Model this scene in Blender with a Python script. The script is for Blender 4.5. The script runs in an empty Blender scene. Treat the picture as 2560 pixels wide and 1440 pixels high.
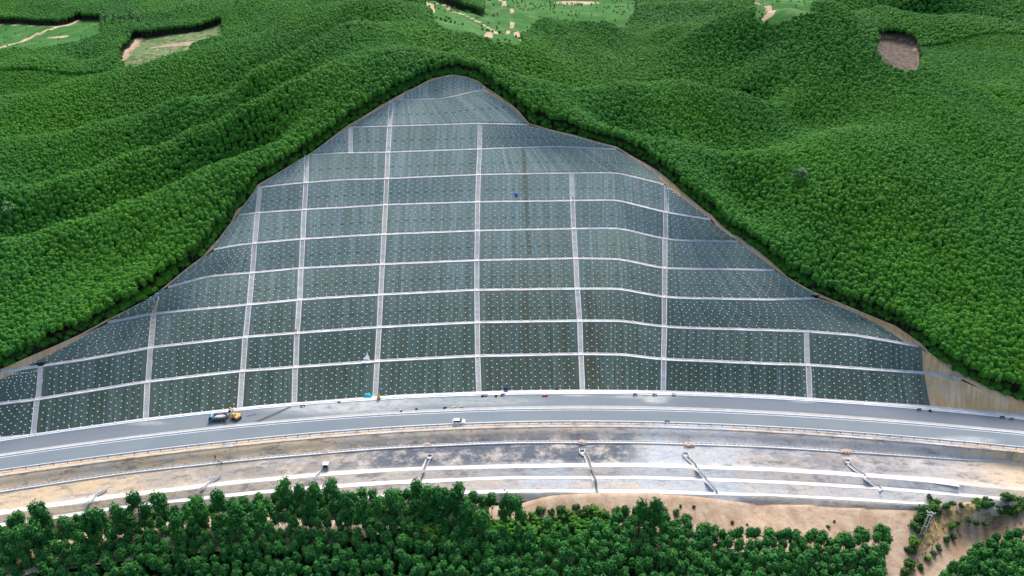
import bpy, bmesh, math, random
import numpy as np
from mathutils import Vector, Matrix
R = math.radians
sc = bpy.context.scene
random.seed(7); rng = np.random.default_rng(7)
COL = sc.collection

# ------------------------------------------------------------------ camera, sky, sun, exposure
H_CAM, PITCH, FPX = 159.0, 29.0, 1707.0
cam_d = bpy.data.cameras.new('camera'); cam = bpy.data.objects.new('camera', cam_d); COL.objects.link(cam)
cam.location = (0, 0, H_CAM); cam.rotation_euler = (R(90 - PITCH), 0, 0)
cam_d.sensor_width = 36.0; cam_d.lens = 36.0 * FPX / 2560.0
cam_d.clip_start = 1.0; cam_d.clip_end = 12000.0
sc.camera = cam
SUN_EL, SUN_AZ = 54.0, 8.0            # azimuth measured from +Y towards +X
w = bpy.data.worlds.new('World'); sc.world = w; w.use_nodes = True
nt = w.node_tree; bg = nt.nodes['Background']
sky = nt.nodes.new('ShaderNodeTexSky'); sky.sky_type = 'NISHITA'; sky.sun_disc = False
sky.sun_elevation = R(SUN_EL); sky.sun_rotation = R(SUN_AZ); sky.air_density = 1.0; sky.dust_density = 3.0; sky.ozone_density = 1.0
nt.links.new(sky.outputs[0], bg.inputs[0]); bg.inputs[1].default_value = 0.078
sl = bpy.data.lights.new('sun', 'SUN'); so = bpy.data.objects.new('sun', sl); COL.objects.link(so)
sl.energy = 1.5; sl.angle = R(24); sl.color = (1.0, 0.96, 0.9)
d = Vector((math.sin(R(SUN_AZ)) * math.cos(R(SUN_EL)), math.cos(R(SUN_AZ)) * math.cos(R(SUN_EL)), math.sin(R(SUN_EL))))
so.rotation_euler = d.to_track_quat('Z', 'Y').to_euler(); so.location = (0, 200, 600)
sc.view_settings.view_transform = 'Standard'; sc.view_settings.look = 'None'
sc.view_settings.exposure = 1.58; sc.view_settings.gamma = 1.0
try: sc.cycles.max_bounces = 5; sc.cycles.diffuse_bounces = 3; sc.cycles.glossy_bounces = 2; sc.cycles.transparent_max_bounces = 4
except Exception: pass

# ------------------------------------------------------------------ helpers
def tag(o, label=None, cat=None, group=None, kind=None):
    if label: o['label'] = label
    if cat: o['category'] = cat
    if group: o['group'] = group
    if kind: o['kind'] = kind
    return o
def link(o, parent=None):
    COL.objects.link(o)
    if parent is not None: o.parent = parent
    return o
def empty(name, loc, rz=0.0):
    o = bpy.data.objects.new(name, None); COL.objects.link(o); o.location = loc; o.rotation_euler = (0, 0, rz)
    o.empty_display_size = 0.5
    return o
def mesh_np(name, V, F, mat, parent=None, smooth=False):
    """V (n,3); F (m,4) or (m,3) int"""
    V = np.asarray(V, dtype=np.float32); F = np.asarray(F, dtype=np.int32)
    me = bpy.data.meshes.new(name)
    k = F.shape[1]
    me.vertices.add(len(V)); me.vertices.foreach_set('co', V.ravel())
    me.loops.add(F.size); me.loops.foreach_set('vertex_index', F.ravel())
    me.polygons.add(len(F)); me.polygons.foreach_set('loop_start', np.arange(0, F.size, k, dtype=np.int32))
    if smooth: me.polygons.foreach_set('use_smooth', np.ones(len(F), dtype=bool))
    me.update(calc_edges=True); me.validate()
    if mat: me.materials.append(mat)
    return link(bpy.data.objects.new(name, me), parent)
def grid_faces(nr, nc, flip=False):
    i = np.arange(nr - 1)[:, None]; j = np.arange(nc - 1)[None, :]
    a = (i * nc + j).ravel(); f = np.stack([a, a + 1, a + nc + 1, a + nc], 1)
    return f[:, ::-1] if flip else f
def attr(o, name, arr):
    a = o.data.attributes.new(name, 'FLOAT', 'POINT'); a.data.foreach_set('value', np.asarray(arr, dtype=np.float32))
def set_uv(o, UV, name='UVMap'):
    me = o.data; l = me.uv_layers.new(name=name)
    vi = np.zeros(len(me.loops), dtype=np.int32); me.loops.foreach_get('vertex_index', vi)
    l.data.foreach_set('uv', np.asarray(UV, dtype=np.float32)[vi].ravel())
class MB:
    def __init__(s): s.v = []; s.f = []
    def add(s, vs, fs):
        n = len(s.v); s.v += [tuple(p) for p in vs]; s.f += [tuple(i + n for i in f) for f in fs]
    def box(s, c, size, M=None, taper=1.0):
        x, y, z = size[0] / 2, size[1] / 2, size[2] / 2; t = taper
        p = [(-x, -y, -z), (x, -y, -z), (x, y, -z), (-x, y, -z), (-x * t, -y * t, z), (x * t, -y * t, z), (x * t, y * t, z), (-x * t, y * t, z)]
        p = [Vector(q) for q in p]
        if M is not None: p = [M @ q for q in p]
        s.add([q + Vector(c) for q in p], [(3, 2, 1, 0), (4, 5, 6, 7), (0, 1, 5, 4), (1, 2, 6, 5), (2, 3, 7, 6), (3, 0, 4, 7)])
    def tube(s, p0, p1, r0, r1=None, n=8):
        p0 = Vector(p0); p1 = Vector(p1); r1 = r0 if r1 is None else r1
        q = (p1 - p0).to_track_quat('Z', 'Y').to_matrix()
        vs = []
        for p, r in ((p0, r0), (p1, r1)):
            for i in range(n):
                a = 2 * math.pi * i / n; vs.append(p + q @ Vector((r * math.cos(a), r * math.sin(a), 0)))
        fs = [(i, (i + 1) % n, n + (i + 1) % n, n + i) for i in range(n)] + [tuple(range(n))[::-1], tuple(range(n, 2 * n))]
        s.add(vs, fs)
    def prism(s, prof, y0, y1):          # profile in xz, extruded along y
        n = len(prof); vs = [(x, y0, z) for x, z in prof] + [(x, y1, z) for x, z in prof]
        s.add(vs, [(i, n + i, n + (i + 1) % n, (i + 1) % n) for i in range(n)] + [tuple(range(n)), tuple(range(n, 2 * n))[::-1]])
    def torus(s, c, Rr, r, n=20, m=8, M=None):
        vs = []; fs = []
        for i in range(n):
            a = 2 * math.pi * i / n
            for j in range(m):
                b = 2 * math.pi * j / m
                p = Vector(((Rr + r * math.cos(b)) * math.cos(a), (Rr + r * math.cos(b)) * math.sin(a), r * math.sin(b)))
                if M is not None: p = M @ p
                vs.append(p + Vector(c))
        for i in range(n):
            for j in range(m):
                fs.append((i * m + j, ((i + 1) % n) * m + j, ((i + 1) % n) * m + (j + 1) % m, i * m + (j + 1) % m))
        s.add(vs, fs)
    def lump(s, c, rad, n=2, jit=0.2, seed=0, flat=True):
        bm = bmesh.new(); bmesh.ops.create_icosphere(bm, subdivisions=n, radius=1.0)
        rr = random.Random(seed); vs = []
        for q in bm.verts:
            k = 1 + rr.uniform(-jit, jit); z = q.co.z
            if flat and z < 0: z *= 0.15
            vs.append((c[0] + q.co.x * rad[0] * k, c[1] + q.co.y * rad[1] * k, c[2] + z * rad[2] * k))
        bm.verts.index_update(); fs = [tuple(v.index for v in f.verts) for f in bm.faces]; bm.free(); s.add(vs, fs)
    def build(s, name, mat, parent=None, bevel=0.0, smooth=False):
        me = bpy.data.meshes.new(name); me.from_pydata([tuple(p) for p in s.v], [], s.f); me.update()
        bm = bmesh.new(); bm.from_mesh(me); bmesh.ops.recalc_face_normals(bm, faces=bm.faces)
        if bevel > 0: bmesh.ops.bevel(bm, geom=list(bm.edges), offset=bevel, segments=2, affect='EDGES', profile=0.6)
        if smooth:
            for f in bm.faces: f.smooth = True
        bm.to_mesh(me); bm.free()
        me.materials.append(mat)
        return link(bpy.data.objects.new(name, me), parent)
def copy_tree(o, parent=None):
    c = o.copy(); COL.objects.link(c)
    if parent is not None: c.parent = parent
    for ch in KIDS.get(o.name, []): copy_tree(ch, c)
    return c
KIDS = {}
def note_kids(root):
    for o in [root] + list(root.children_recursive): KIDS[o.name] = list(o.children)

# ------------------------------------------------------------------ materials
class NT:
    def __init__(s, name):
        s.m = bpy.data.materials.new(name); s.m.use_nodes = True; s.t = s.m.node_tree; s.b = s.t.nodes['Principled BSDF']
    def n(s, ty, **kw):
        q = s.t.nodes.new(ty)
        for k, v in kw.items(): setattr(q, k, v)
        return q
    def l(s, a, b): s.t.links.new(a, b)
    def val(s, sock, x):
        if hasattr(x, 'is_output') or isinstance(x, bpy.types.NodeSocket): s.l(x, sock)
        else: sock.default_value = x
    def math(s, op, a, b=0.0, c=None, clamp=False):
        q = s.n('ShaderNodeMath', operation=op, use_clamp=clamp); s.val(q.inputs[0], a); s.val(q.inputs[1], b)
        if c is not None: s.val(q.inputs[2], c)
        return q.outputs[0]
    def mix(s, fac, a, b, mode='MIX'):
        q = s.n('ShaderNodeMix', data_type='RGBA', blend_type=mode); q.clamp_factor = True
        s.val(q.inputs[0], fac)
        for i, x in ((6, a), (7, b)):
            if isinstance(x, tuple): x = x if len(x) == 4 else (*x, 1)
            s.val(q.inputs[i], x)
        return q.outputs[2]
    def noise(s, vec, scale, detail=3.0, rough=0.55, dim='3D'):
        q = s.n('ShaderNodeTexNoise', noise_dimensions=dim); s.l(vec, q.inputs['Vector'])
        q.inputs['Scale'].default_value = scale; q.inputs['Detail'].default_value = detail; q.inputs['Roughness'].default_value = rough
        return q.outputs[0]
    def ramp(s, x, lo, hi):
        q = s.n('ShaderNodeMapRange'); q.interpolation_type = 'SMOOTHSTEP'; s.l(x, q.inputs[0])
        q.inputs[1].default_value = lo; q.inputs[2].default_value = hi
        return q.outputs[0]
    def pos(s): return s.n('ShaderNodeNewGeometry').outputs['Position']
    def obj(s): return s.n('ShaderNodeTexCoord').outputs['Object']
    def map(s, vec, scale=(1, 1, 1), rot=(0, 0, 0)):
        q = s.n('ShaderNodeMapping'); s.l(vec, q.inputs[0]); q.inputs['Scale'].default_value = scale; q.inputs['Rotation'].default_value = rot
        return q.outputs[0]
    def at(s, name, typ='GEOMETRY'):
        q = s.n('ShaderNodeAttribute', attribute_name=name); q.attribute_type = typ
        return q.outputs['Fac']
    def out(s, col, rough=0.8, spec=0.3, bump=None, bstr=0.3, bdist=0.1, metal=0.0):
        if isinstance(col, tuple): s.b.inputs['Base Color'].default_value = (*col, 1)
        else: s.l(col, s.b.inputs['Base Color'])
        s.val(s.b.inputs['Roughness'], rough); s.b.inputs['Specular IOR Level'].default_value = spec; s.b.inputs['Metallic'].default_value = metal
        if bump is not None:
            q = s.n('ShaderNodeBump'); q.inputs['Strength'].default_value = bstr; q.inputs['Distance'].default_value = bdist
            s.l(bump, q.inputs['Height']); s.l(q.outputs[0], s.b.inputs['Normal'])
        return s.m
def plain(name, col, rough=0.6, spec=0.4, var=0.25, scale=1.5, metal=0.0):
    k = NT(name); n = k.noise(k.obj(), scale, 4)
    return k.out(k.mix(k.ramp(n, .3, .7), tuple(c * (1 - var) for c in col), tuple(min(1, c * (1 + var)) for c in col)), rough, spec, metal=metal)
M = {}
def build_materials():
    # pale concrete
    k = NT('pale_concrete'); p = k.pos()
    a = k.ramp(k.noise(p, .35, 5, .65), .35, .7); b = k.ramp(k.noise(p, 2.5, 4), .4, .75)
    c = k.mix(a, (.50, .50, .495), (.68, .70, .70)); c = k.mix(k.math('MULTIPLY', b, .3), c, (.40, .37, .34))
    M['concrete'] = k.out(c, .85, .2, b, .2, .03)
    k = NT('white_berm'); p = k.pos()
    a = k.ramp(k.noise(k.map(p, (.25, 1, 1)), .5, 5, .65), .3, .75); g = k.ramp(k.noise(p, .03, 3), .4, .62)
    c = k.mix(a, (.54, .52, .50), (.70, .71, .715)); c = k.mix(k.math('MULTIPLY', g, .5), c, (.66, .60, .50))
    c = k.mix(k.math('MULTIPLY', k.ramp(k.noise(k.map(p, (.35, 1, 1)), .45, 6, .8), .56, .68), .7), c, (.47, .42, .37))
    M['berm'] = k.out(c, .9, .15, k.noise(p, 3, 4), .3, .05)
    # drab green-grey erosion matting
    k = NT('erosion_matting'); uv = k.n('ShaderNodeUVMap', uv_map='UVMap').outputs[0]; pu = k.n('ShaderNodeUVMap', uv_map='panel').outputs[0]
    sx = k.n('ShaderNodeSeparateXYZ'); k.l(uv, sx.inputs[0]); sp = k.n('ShaderNodeSeparateXYZ'); k.l(pu, sp.inputs[0])
    P = k.n('ShaderNodeSeparateXYZ'); k.l(k.pos(), P.inputs[0])
    oi = k.n('ShaderNodeObjectInfo').outputs['Random']
    roll = k.math('FLOOR', k.math('DIVIDE', sx.outputs[0], 2.1))
    wn = k.n('ShaderNodeTexWhiteNoise', noise_dimensions='2D'); cx = k.n('ShaderNodeCombineXYZ'); k.l(roll, cx.inputs[0]); k.l(k.math('FLOOR', k.math('MULTIPLY', P.outputs[2], .117)), cx.inputs[1]); k.l(cx.outputs[0], wn.inputs[0])
    st = k.ramp(k.noise(k.map(uv, (.7, .03, 1)), 1.0, 6, .8), .34, .66)
    st2 = k.ramp(k.noise(k.map(uv, (2.6, .06, 1)), 1.0, 4, .7), .55, .8)
    big = k.ramp(k.noise(k.pos(), .02, 3), .35, .65)
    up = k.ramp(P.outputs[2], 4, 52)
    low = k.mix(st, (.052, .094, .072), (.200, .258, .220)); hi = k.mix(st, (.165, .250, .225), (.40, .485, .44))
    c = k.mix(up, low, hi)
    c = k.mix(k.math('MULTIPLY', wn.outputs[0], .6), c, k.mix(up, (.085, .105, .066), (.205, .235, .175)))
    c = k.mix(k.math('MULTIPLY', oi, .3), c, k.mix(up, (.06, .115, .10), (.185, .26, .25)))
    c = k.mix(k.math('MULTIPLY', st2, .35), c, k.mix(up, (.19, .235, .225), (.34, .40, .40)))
    # rusty water streaks in the lower middle
    bx = k.math('MULTIPLY', k.ramp(k.math('ABSOLUTE', k.math('SUBTRACT', P.outputs[0], 15.0)), 42, 10), k.ramp(P.outputs[2], 44, 12))
    br = k.math('MULTIPLY', bx, k.ramp(k.noise(k.map(uv, (.28, .025, 1)), 1.0, 6, .8), .44, .66))
    c = k.mix(k.math('MULTIPLY', br, .8), c, (.095, .075, .042))
    sd = k.math('ABSOLUTE', k.math('SUBTRACT', P.outputs[0], k.math('SUBTRACT', 7.2, k.math('MULTIPLY', k.math('SUBTRACT', P.outputs[2], 34.0), .066))))
    sb = k.math('MULTIPLY', k.math('MULTIPLY', k.ramp(sd, 1.1, .7), k.math('GREATER_THAN', P.outputs[2], 35.0)), k.math('LESS_THAN', P.outputs[2], 68.0))
    c = k.mix(k.math('MULTIPLY', sb, .55), c, (.135, .130, .085))
    bl = k.math('MULTIPLY', k.ramp(k.noise(k.map(uv, (.16, .05, 1)), 1.0, 4, .7), .60, .74), .35)
    c = k.mix(bl, c, (.27, .33, .35))
    # overlap dashes half way up
    fr = k.math('FRACT', k.math('DIVIDE', sx.outputs[0], 3.7)); on = k.math('LESS_THAN', fr, .46)
    jit = k.noise(k.map(uv, (.27, 0, 0)), 1.0, 1)
    dt = k.math('ABSOLUTE', k.math('SUBTRACT', sp.outputs[1], k.math('ADD', k.math('MULTIPLY', jit, .16), .34)))
    da = k.math('MULTIPLY', k.math('MULTIPLY', on, k.math('LESS_THAN', dt, .02)), k.ramp(P.outputs[2], 14, 20))
    c = k.mix(k.math('MULTIPLY', da, .5), c, (.018, .026, .024))
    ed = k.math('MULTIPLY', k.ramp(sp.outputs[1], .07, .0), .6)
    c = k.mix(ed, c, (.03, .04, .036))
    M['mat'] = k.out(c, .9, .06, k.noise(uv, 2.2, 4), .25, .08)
    # bare soil of the cut, rims
    k = NT('bare_soil'); p = k.pos()
    a = k.ramp(k.noise(p, .12, 5, .65), .35, .68); s = k.ramp(k.noise(k.map(p, (1.2, .25, .08)), .8, 4), .35, .7)
    c = k.mix(a, (.70, .43, .20), (.74, .57, .37)); c = k.mix(k.math('MULTIPLY', s, .5), c, (.36, .27, .17)); c = k.mix(k.math('MULTIPLY', k.ramp(k.noise(p, .05, 3), .55, .7), .6), c, (.50, .48, .45))
    M['soil'] = k.out(c, .95, .1, k.noise(p, 1.5, 5), .5, .2)
    # asphalt
    k = NT('asphalt'); p = k.pos()
    a = k.ramp(k.noise(p, .05, 4), .35, .65); s = k.ramp(k.noise(k.map(k.n('ShaderNodeUVMap', uv_map='UVMap').outputs[0], (.012, 1.1, 1)), 1.0, 4), .35, .7)
    c = k.mix(a, (.142, .172, .200), (.160, .194, .216)); c = k.mix(k.math('MULTIPLY', s, .3), c, (.20, .225, .245))
    c = k.mix(k.math('MULTIPLY', k.at('new'), .45), c, (.110, .122, .160))
    du = k.math('MULTIPLY', k.at('dust'), k.ramp(k.noise(k.map(p, (.5, 1, 1)), .5, 6, .7), .25, .6))
    c = k.mix(k.math('MULTIPLY', du, .8), c, (.44, .45, .44))
    c = k.mix(k.math('MULTIPLY', k.at('oil'), .85), c, (.05, .055, .06))
    fine = k.noise(p, 6, 3)
    M['asphalt'] = k.out(c, .8, .3, fine, .15, .02)
    M['marking'] = plain('road_paint', (.74, .76, .78), .6, .3, .08, .3)
    k = NT('median_gravel'); p = k.pos(); a = k.ramp(k.noise(p, .4, 5, .7), .35, .7); k2 = k.ramp(k.noise(p, .06, 3), .35, .65)
    M['median'] = k.out(k.mix(k.math('MULTIPLY', k2, .7), k.mix(a, (.34, .335, .32), (.46, .45, .43)), (.36, .37, .33)), .95, .1, a, .4, .1)
    # the road embankment
    k = NT('embankment_earth'); p = k.pos(); uv = k.n('ShaderNodeUVMap', uv_map='UVMap').outputs[0]
    a = k.ramp(k.noise(k.map(uv, (.025, .22, 1)), 1.0, 6, .65), .35, .66)
    b = k.ramp(k.noise(k.map(uv, (.08, .35, 1), (0, 0, .5)), 1.0, 6, .7), .42, .62)
    c = k.mix(a, (.62, .50, .385), (.62, .575, .53)); c = k.mix(k.math('MULTIPLY', b, .75), c, (.44, .43, .445))
    tan = k.math('MULTIPLY', k.at('tan'), k.ramp(k.noise(k.map(uv, (.05, .2, 1)), 1.0, 5, .7), .2, .6)); c = k.mix(k.math('MULTIPLY', tan, .9), c, (.76, .555, .33))
    c = k.mix(k.math('MULTIPLY', k.ramp(k.noise(k.map(uv, (.12, .5, 1), (0, 0, .45)), 1.0, 6, .8), .50, .62), .7), c, (.19, .175, .18))
    dk = k.math('MULTIPLY', k.at('dark'), k.ramp(k.noise(k.map(uv, (.10, .16, 1), (0, 0, .35)), 1.0, 6, .75), .36, .54)); c = k.mix(k.math('MULTIPLY', dk, .9), c, (.085, .110, .145))
    pal = k.math('MULTIPLY', k.at('pale'), k.ramp(k.noise(p, .12, 6, .7), .28, .6)); c = k.mix(k.math('MULTIPLY', pal, .7), c, (.54, .60, .64))
    fl = k.ramp(k.noise(p, .8, 6, .8), .52, .68); c = k.mix(k.math('MULTIPLY', fl, .5), c, (.22, .20, .19))
    fl2 = k.ramp(k.noise(k.map(uv, (.06, .4, 1)), 1.0, 6, .8), .54, .66); c = k.mix(k.math('MULTIPLY', fl2, .5), c, (.66, .63, .60))
    M['emb'] = k.out(c, .95, .1, k.noise(p, .7, 6, .7), .6, .35)
    # hills: forest floor, grass, bare earth
    k = NT('hill_ground'); p = k.pos()
    g = k.mix(k.ramp(k.noise(p, .06, 6, .7), .35, .65), (.026, .110, .018), (.052, .160, .030)); g = k.mix(k.math('MULTIPLY', k.ramp(k.noise(p, .03, 6, .7), .5, .66), .4), g, (.16, .19, .10))
    g = k.mix(k.math('MULTIPLY', k.ramp(k.noise(p, .35, 4, .7), .55, .7), .6), g, (.03, .075, .025))
    s = k.mix(k.ramp(k.noise(p, .15, 5, .7), .35, .65), (.36, .245, .16), (.50, .38, .28)); s = k.mix(k.math('MULTIPLY', k.ramp(k.noise(p, .5, 5, .7), .52, .7), .5), s, (.22, .17, .12))
    s = k.mix(k.at('brown'), s, k.mix(k.ramp(k.noise(p, .25, 5, .7), .4, .6), (.15, .115, .095), (.075, .062, .045)))
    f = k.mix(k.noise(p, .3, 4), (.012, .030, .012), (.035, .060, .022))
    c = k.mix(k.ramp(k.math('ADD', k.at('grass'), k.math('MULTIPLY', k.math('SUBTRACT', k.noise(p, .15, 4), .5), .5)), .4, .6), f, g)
    c = k.mix(k.ramp(k.math('ADD', k.at('bare'), k.math('MULTIPLY', k.math('SUBTRACT', k.noise(p, .2, 5, .7), .5), .7)), .4, .6), c, s)
    c = k.mix(k.ramp(k.math('ADD', k.at('ochre'), k.math('MULTIPLY', k.math('SUBTRACT', k.noise(p, .25, 5, .7), .5), .8)), .4, .65), c, k.mix(k.ramp(k.noise(p, .6, 5), .4, .65), (.44, .29, .15), (.17, .14, .065)))
    M['hill'] = k.out(c, .95, .1, k.noise(p, .8, 5), .5, .4)
    # foliage
    def leaf(name, lo, hi, tw):
        k = NT(name); r = k.n('ShaderNodeObjectInfo').outputs['Random']; ti = k.at('tint', 'INSTANCER')
        n = k.ramp(k.noise(k.obj(), 1.1, 3), .3, .7)
        c = k.mix(k.math('ADD', k.math('MULTIPLY', r, .6), k.math('MULTIPLY', n, .4)), lo, hi)
        c = k.mix(k.math('MULTIPLY', ti, tw), c, (.105, .325, .014))
        c = k.mix(k.at('older', 'INSTANCER'), c, k.mix(k.math('ADD', k.math('MULTIPLY', r, .6), k.math('MULTIPLY', n, .4)), (.016, .114, .022), (.054, .210, .036)))
        m = k.out(c, .65, .2)
        return m
    M['leaf'] = leaf('plantation_leaf', (.017, .152, .022), (.068, .275, .034), .7)
    M['leaf_older'] = leaf('older_leaf', (.016, .114, .022), (.054, .210, .036), 0)
    M['leaf_bright'] = leaf('bright_leaf', (.050, .150, .012), (.075, .190, .020), 0)
    M['leaf_pale'] = leaf('pale_leaf', (.10, .20, .08), (.16, .27, .11), 0)
    M['leaf_dead'] = leaf('dead_leaf', (.18, .10, .05), (.26, .15, .08), 0)
    M['leaf_shrub'] = leaf('shrub_leaf', (.022, .085, .018), (.06, .15, .028), 0)
    M['bark'] = plain('grey_bark', (.11, .095, .08), .9, .1, .35, 1.0)
    M['bark_pale'] = plain('pale_bark', (.38, .37, .34), .9, .1, .25, 1.0)
    M['anchor'] = plain('white_anchor_concrete', (.78, .80, .80), .8, .2, .05)
    M['white'] = plain('white_paint', (.80, .82, .84), .35, .5, .04)
    M['glass'] = plain('dark_glass', (.015, .018, .022), .12, .6, .1)
    M['rubber'] = plain('black_rubber', (.022, .022, .024), .8, .3, .2)
    M['steel'] = plain('galvanised_steel', (.48, .49, .50), .5, .5, .12, 1, .5)
    M['darksteel'] = plain('dark_steel', (.04, .04, .045), .6, .4, .2)
    M['blue'] = plain('blue_paint', (.012, .075, .19), .4, .5, .1)
    M['teal'] = plain('teal_paint', (.16, .42, .42), .5, .4, .1)
    M['greybed'] = plain('dusty_truck_bed', (.16, .145, .125), .8, .2, .3)
    M['orange'] = plain('orange_yellow_paint', (.66, .36, .10), .5, .4, .12)
    M['yellow'] = plain('yellow_paint', (.70, .45, .04), .5, .4, .1)
    M['red'] = plain('faded_red_paint', (.60, .14, .15), .6, .3, .15)
    M['cyan'] = plain('cyan_tarpaulin', (.02, .45, .56), .55, .4, .15)
    M['tarpblue'] = plain('blue_tarpaulin', (.015, .07, .42), .5, .4, .3, 2.5)
    M['tarpdark'] = plain('dark_blue_tarpaulin', (.01, .03, .13), .5, .4, .2)
    M['sheet'] = plain('white_sheet', (.78, .80, .82), .7, .2, .06)
    M['pole'] = plain('pale_concrete_pole', (.50, .50, .48), .8, .2, .12)
    M['rock'] = plain('pinkish_rubble', (.50, .385, .31), .95, .1, .25, 2.0)
    M['rock_grey'] = plain('grey_rubble', (.46, .46, .48), .95, .1, .25, 2.0)
    M['wet_shade'] = plain('damp_shaded_concrete', (.13, .15, .16), .7, .3, .3)  # chute floor: water plus the wall's shade, both put into the dark colour
    M['skin'] = plain('skin', (.34, .19, .12), .6, .3, .1)
    M['cloth_dark'] = plain('dark_cloth', (.03, .035, .05), .9, .1, .2)
    M['cloth_blue'] = plain('navy_cloth', (.03, .05, .12), .9, .1, .2)
    M['cloth_tan'] = plain('khaki_cloth', (.20, .17, .11), .9, .1, .2)
    M['net'] = plain('black_netting_roll', (.012, .018, .016), .85, .2, .3)
build_materials()

# ------------------------------------------------------------------ surveying: sight lines from the camera to known heights
TH = R(PITCH)
def ray(u, v):
    a = (np.asarray(u, float) - 1280) / FPX; b = (np.asarray(v, float) - 720) / FPX
    return a, math.cos(TH) - b * math.sin(TH), -math.sin(TH) - b * math.cos(TH)
def at(u, v, z):
    dx, dy, dz = ray(u, v); t = (np.asarray(z, float) - H_CAM) / dz
    return dx * t, dy * t
def gsm(a, s):
    if s <= 0: return a
    n = int(3 * s); kx = np.arange(-n, n + 1); kk = np.exp(-kx ** 2 / (2 * s * s)); kk /= kk.sum()
    p = np.concatenate([2 * a[0] - a[n:0:-1], a, 2 * a[-1] - a[-2:-n - 2:-1]])
    return np.convolve(p, kk, 'valid')
def lin(x, xs, ys):
    x = np.asarray(x, float); xs = np.asarray(xs, float); ys = np.asarray(ys, float)
    y = np.interp(x, xs, ys)
    y = np.where(x < xs[0], ys[0] + (x - xs[0]) * (ys[1] - ys[0]) / (xs[1] - xs[0]), y)
    return np.where(x > xs[-1], ys[-1] + (x - xs[-1]) * (ys[-1] - ys[-2]) / (xs[-1] - xs[-2]), y)
def inpoly(x, y, poly):
    x = np.asarray(x, float); y = np.asarray(y, float); ins = np.zeros(x.shape, bool); n = len(poly); j = n - 1
    for i in range(n):
        xi, yi = poly[i]; xj, yj = poly[j]
        if yi != yj:
            ins ^= ((yi > y) != (yj > y)) & (x < (xj - xi) * (y - yi) / (yj - yi) + xi)
        j = i
    return ins
def dseg(x, y, pts, closed=False):
    x = np.asarray(x, float); y = np.asarray(y, float); best = np.full(x.shape, 1e9); n = len(pts)
    for i in range(n if closed else n - 1):
        ax, ay = pts[i]; bx, by = pts[(i + 1) % n]; dx, dy = bx - ax, by - ay; L = dx * dx + dy * dy + 1e-9
        t = np.clip(((x - ax) * dx + (y - ay) * dy) / L, 0, 1)
        best = np.minimum(best, np.hypot(x - ax - t * dx, y - ay - t * dy))
    return best
def sstep(x, a, b):
    t = np.clip((np.asarray(x, float) - a) / (b - a), 0, 1); return t * t * (3 - 2 * t)

# benches of the cut: sight points along each, height of each
ZK = [0, 8.97, 17.66, 26.23, 34.41, 42.91, 51.48, 59.83, 67.95, 76.35, 84.74]
BL = [
 [(0,1092),(80,1085),(357,1046),(527,1027),(592,1020),(640,1014),(730,1007),(935,991),(1015,986),(1190,979),(1280,976),(1450,974),(1652,976),(1920,986),(2020,994),(2324,1014),(2560,1035)],
 [(0,1009),(87,999),(362,955),(377,953),(605,927),(640,925),(732,918),(905,906),(950,902),(1189,890),(1451,885),(1549,886),(1656,898),(1920,909),(2015,912),(2310,932),(2395,945)],
 [(0,930),(101,915),(235,895),(373,870),(383,868),(611,843),(736,833),(860,824),(944,818),(1189,806),(1448,802),(1549,802),(1656,816),(1700,819),(2009,828),(2137,838),(2298,866)],
 [(269,806),(380,784),(618,762),(742,750),(860,742),(947,737),(1189,725),(1438,722),(1549,722),(1656,742),(1700,745),(1918,749),(2049,745)],
 [(420,718),(514,692),(560,687),(628,682),(746,671),(860,665),(954,661),(1186,651),(1434,646),(1549,648),(1660,671),(1935,675)],
 [(534,624),(580,615),(635,608),(752,598),(860,591),(957,586),(1189,577),(1431,572),(1549,571),(1656,596),(1700,601),(1844,603)],
 [(595,537),(642,532),(759,524),(860,519),(964,512),(1189,505),(1428,502),(1542,500),(1660,530),(1777,549)],
 [(650,468),(760,457),(850,450),(961,447),(1193,437),(1421,433),(1542,432),(1656,460)],
 [(778,387),(850,383),(964,381),(1196,373),(1387,366),(1542,373)],
 [(873,318),(971,316),(1199,309),(1322,312)],
 [(983,250),(1085,248),(1119,245),(1169,232),(1216,223)]]
UL = [-420, -200, 0, 269, 420, 534, 595, 645, 778, 873, 983]          # natural ground meets the cut, left
UR = [2640, 2395, 2298, 2049, 1937, 1845, 1777, 1660, 1542, 1322, 1216]
ML = [-420, -200, 62, 270, 421, 535, 596, 646, 779, 874, 1008]       # edge of the matting
MR = [2324, 2308, 2264, 2048, 1936, 1844, 1776, 1659, 1541, 1321, 1204]
MR0 = {1: (2308, 2304), 2: (2264, 2042)}
DU = np.arange(-520, 2760, 5.0)
def zb(k, u):
    """height of a bench; the topmost one climbs towards its right end"""
    return ZK[k] + (3.3 * np.clip((np.asarray(u, float) - 1085) / 131, 0, 1.3) if k == 10 else 0 * np.asarray(u, float))
BEN = []
for k in range(11):
    us = [p[0] for p in BL[k]]; vs = [p[1] for p in BL[k]]
    v = gsm(lin(DU, us, vs), 3.0); x, y = at(DU, v, zb(k, DU))
    tx = np.gradient(x); ty = np.gradient(y); L = np.hypot(tx, ty); tx /= L; ty /= L
    s = np.concatenate([[0], np.cumsum(np.hypot(np.diff(x), np.diff(y)))]); s -= np.interp(1280, DU, s)
    BEN.append(dict(x=x, y=y, tx=tx, ty=ty, nx=-ty, ny=tx, s=s, v=v))
BW = 0.85                                                            # half width of a bench
def bp(k, u, off=0.0):
    b = BEN[k]; g = lambda q: np.interp(u, DU, b[q])
    return g('x') + off * g('nx'), g('y') + off * g('ny')
PEAK = [(985,249),(1010,236),(1060,210),(1100,195),(1135,190),(1170,196),(1200,209),(1216,222)]
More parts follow.
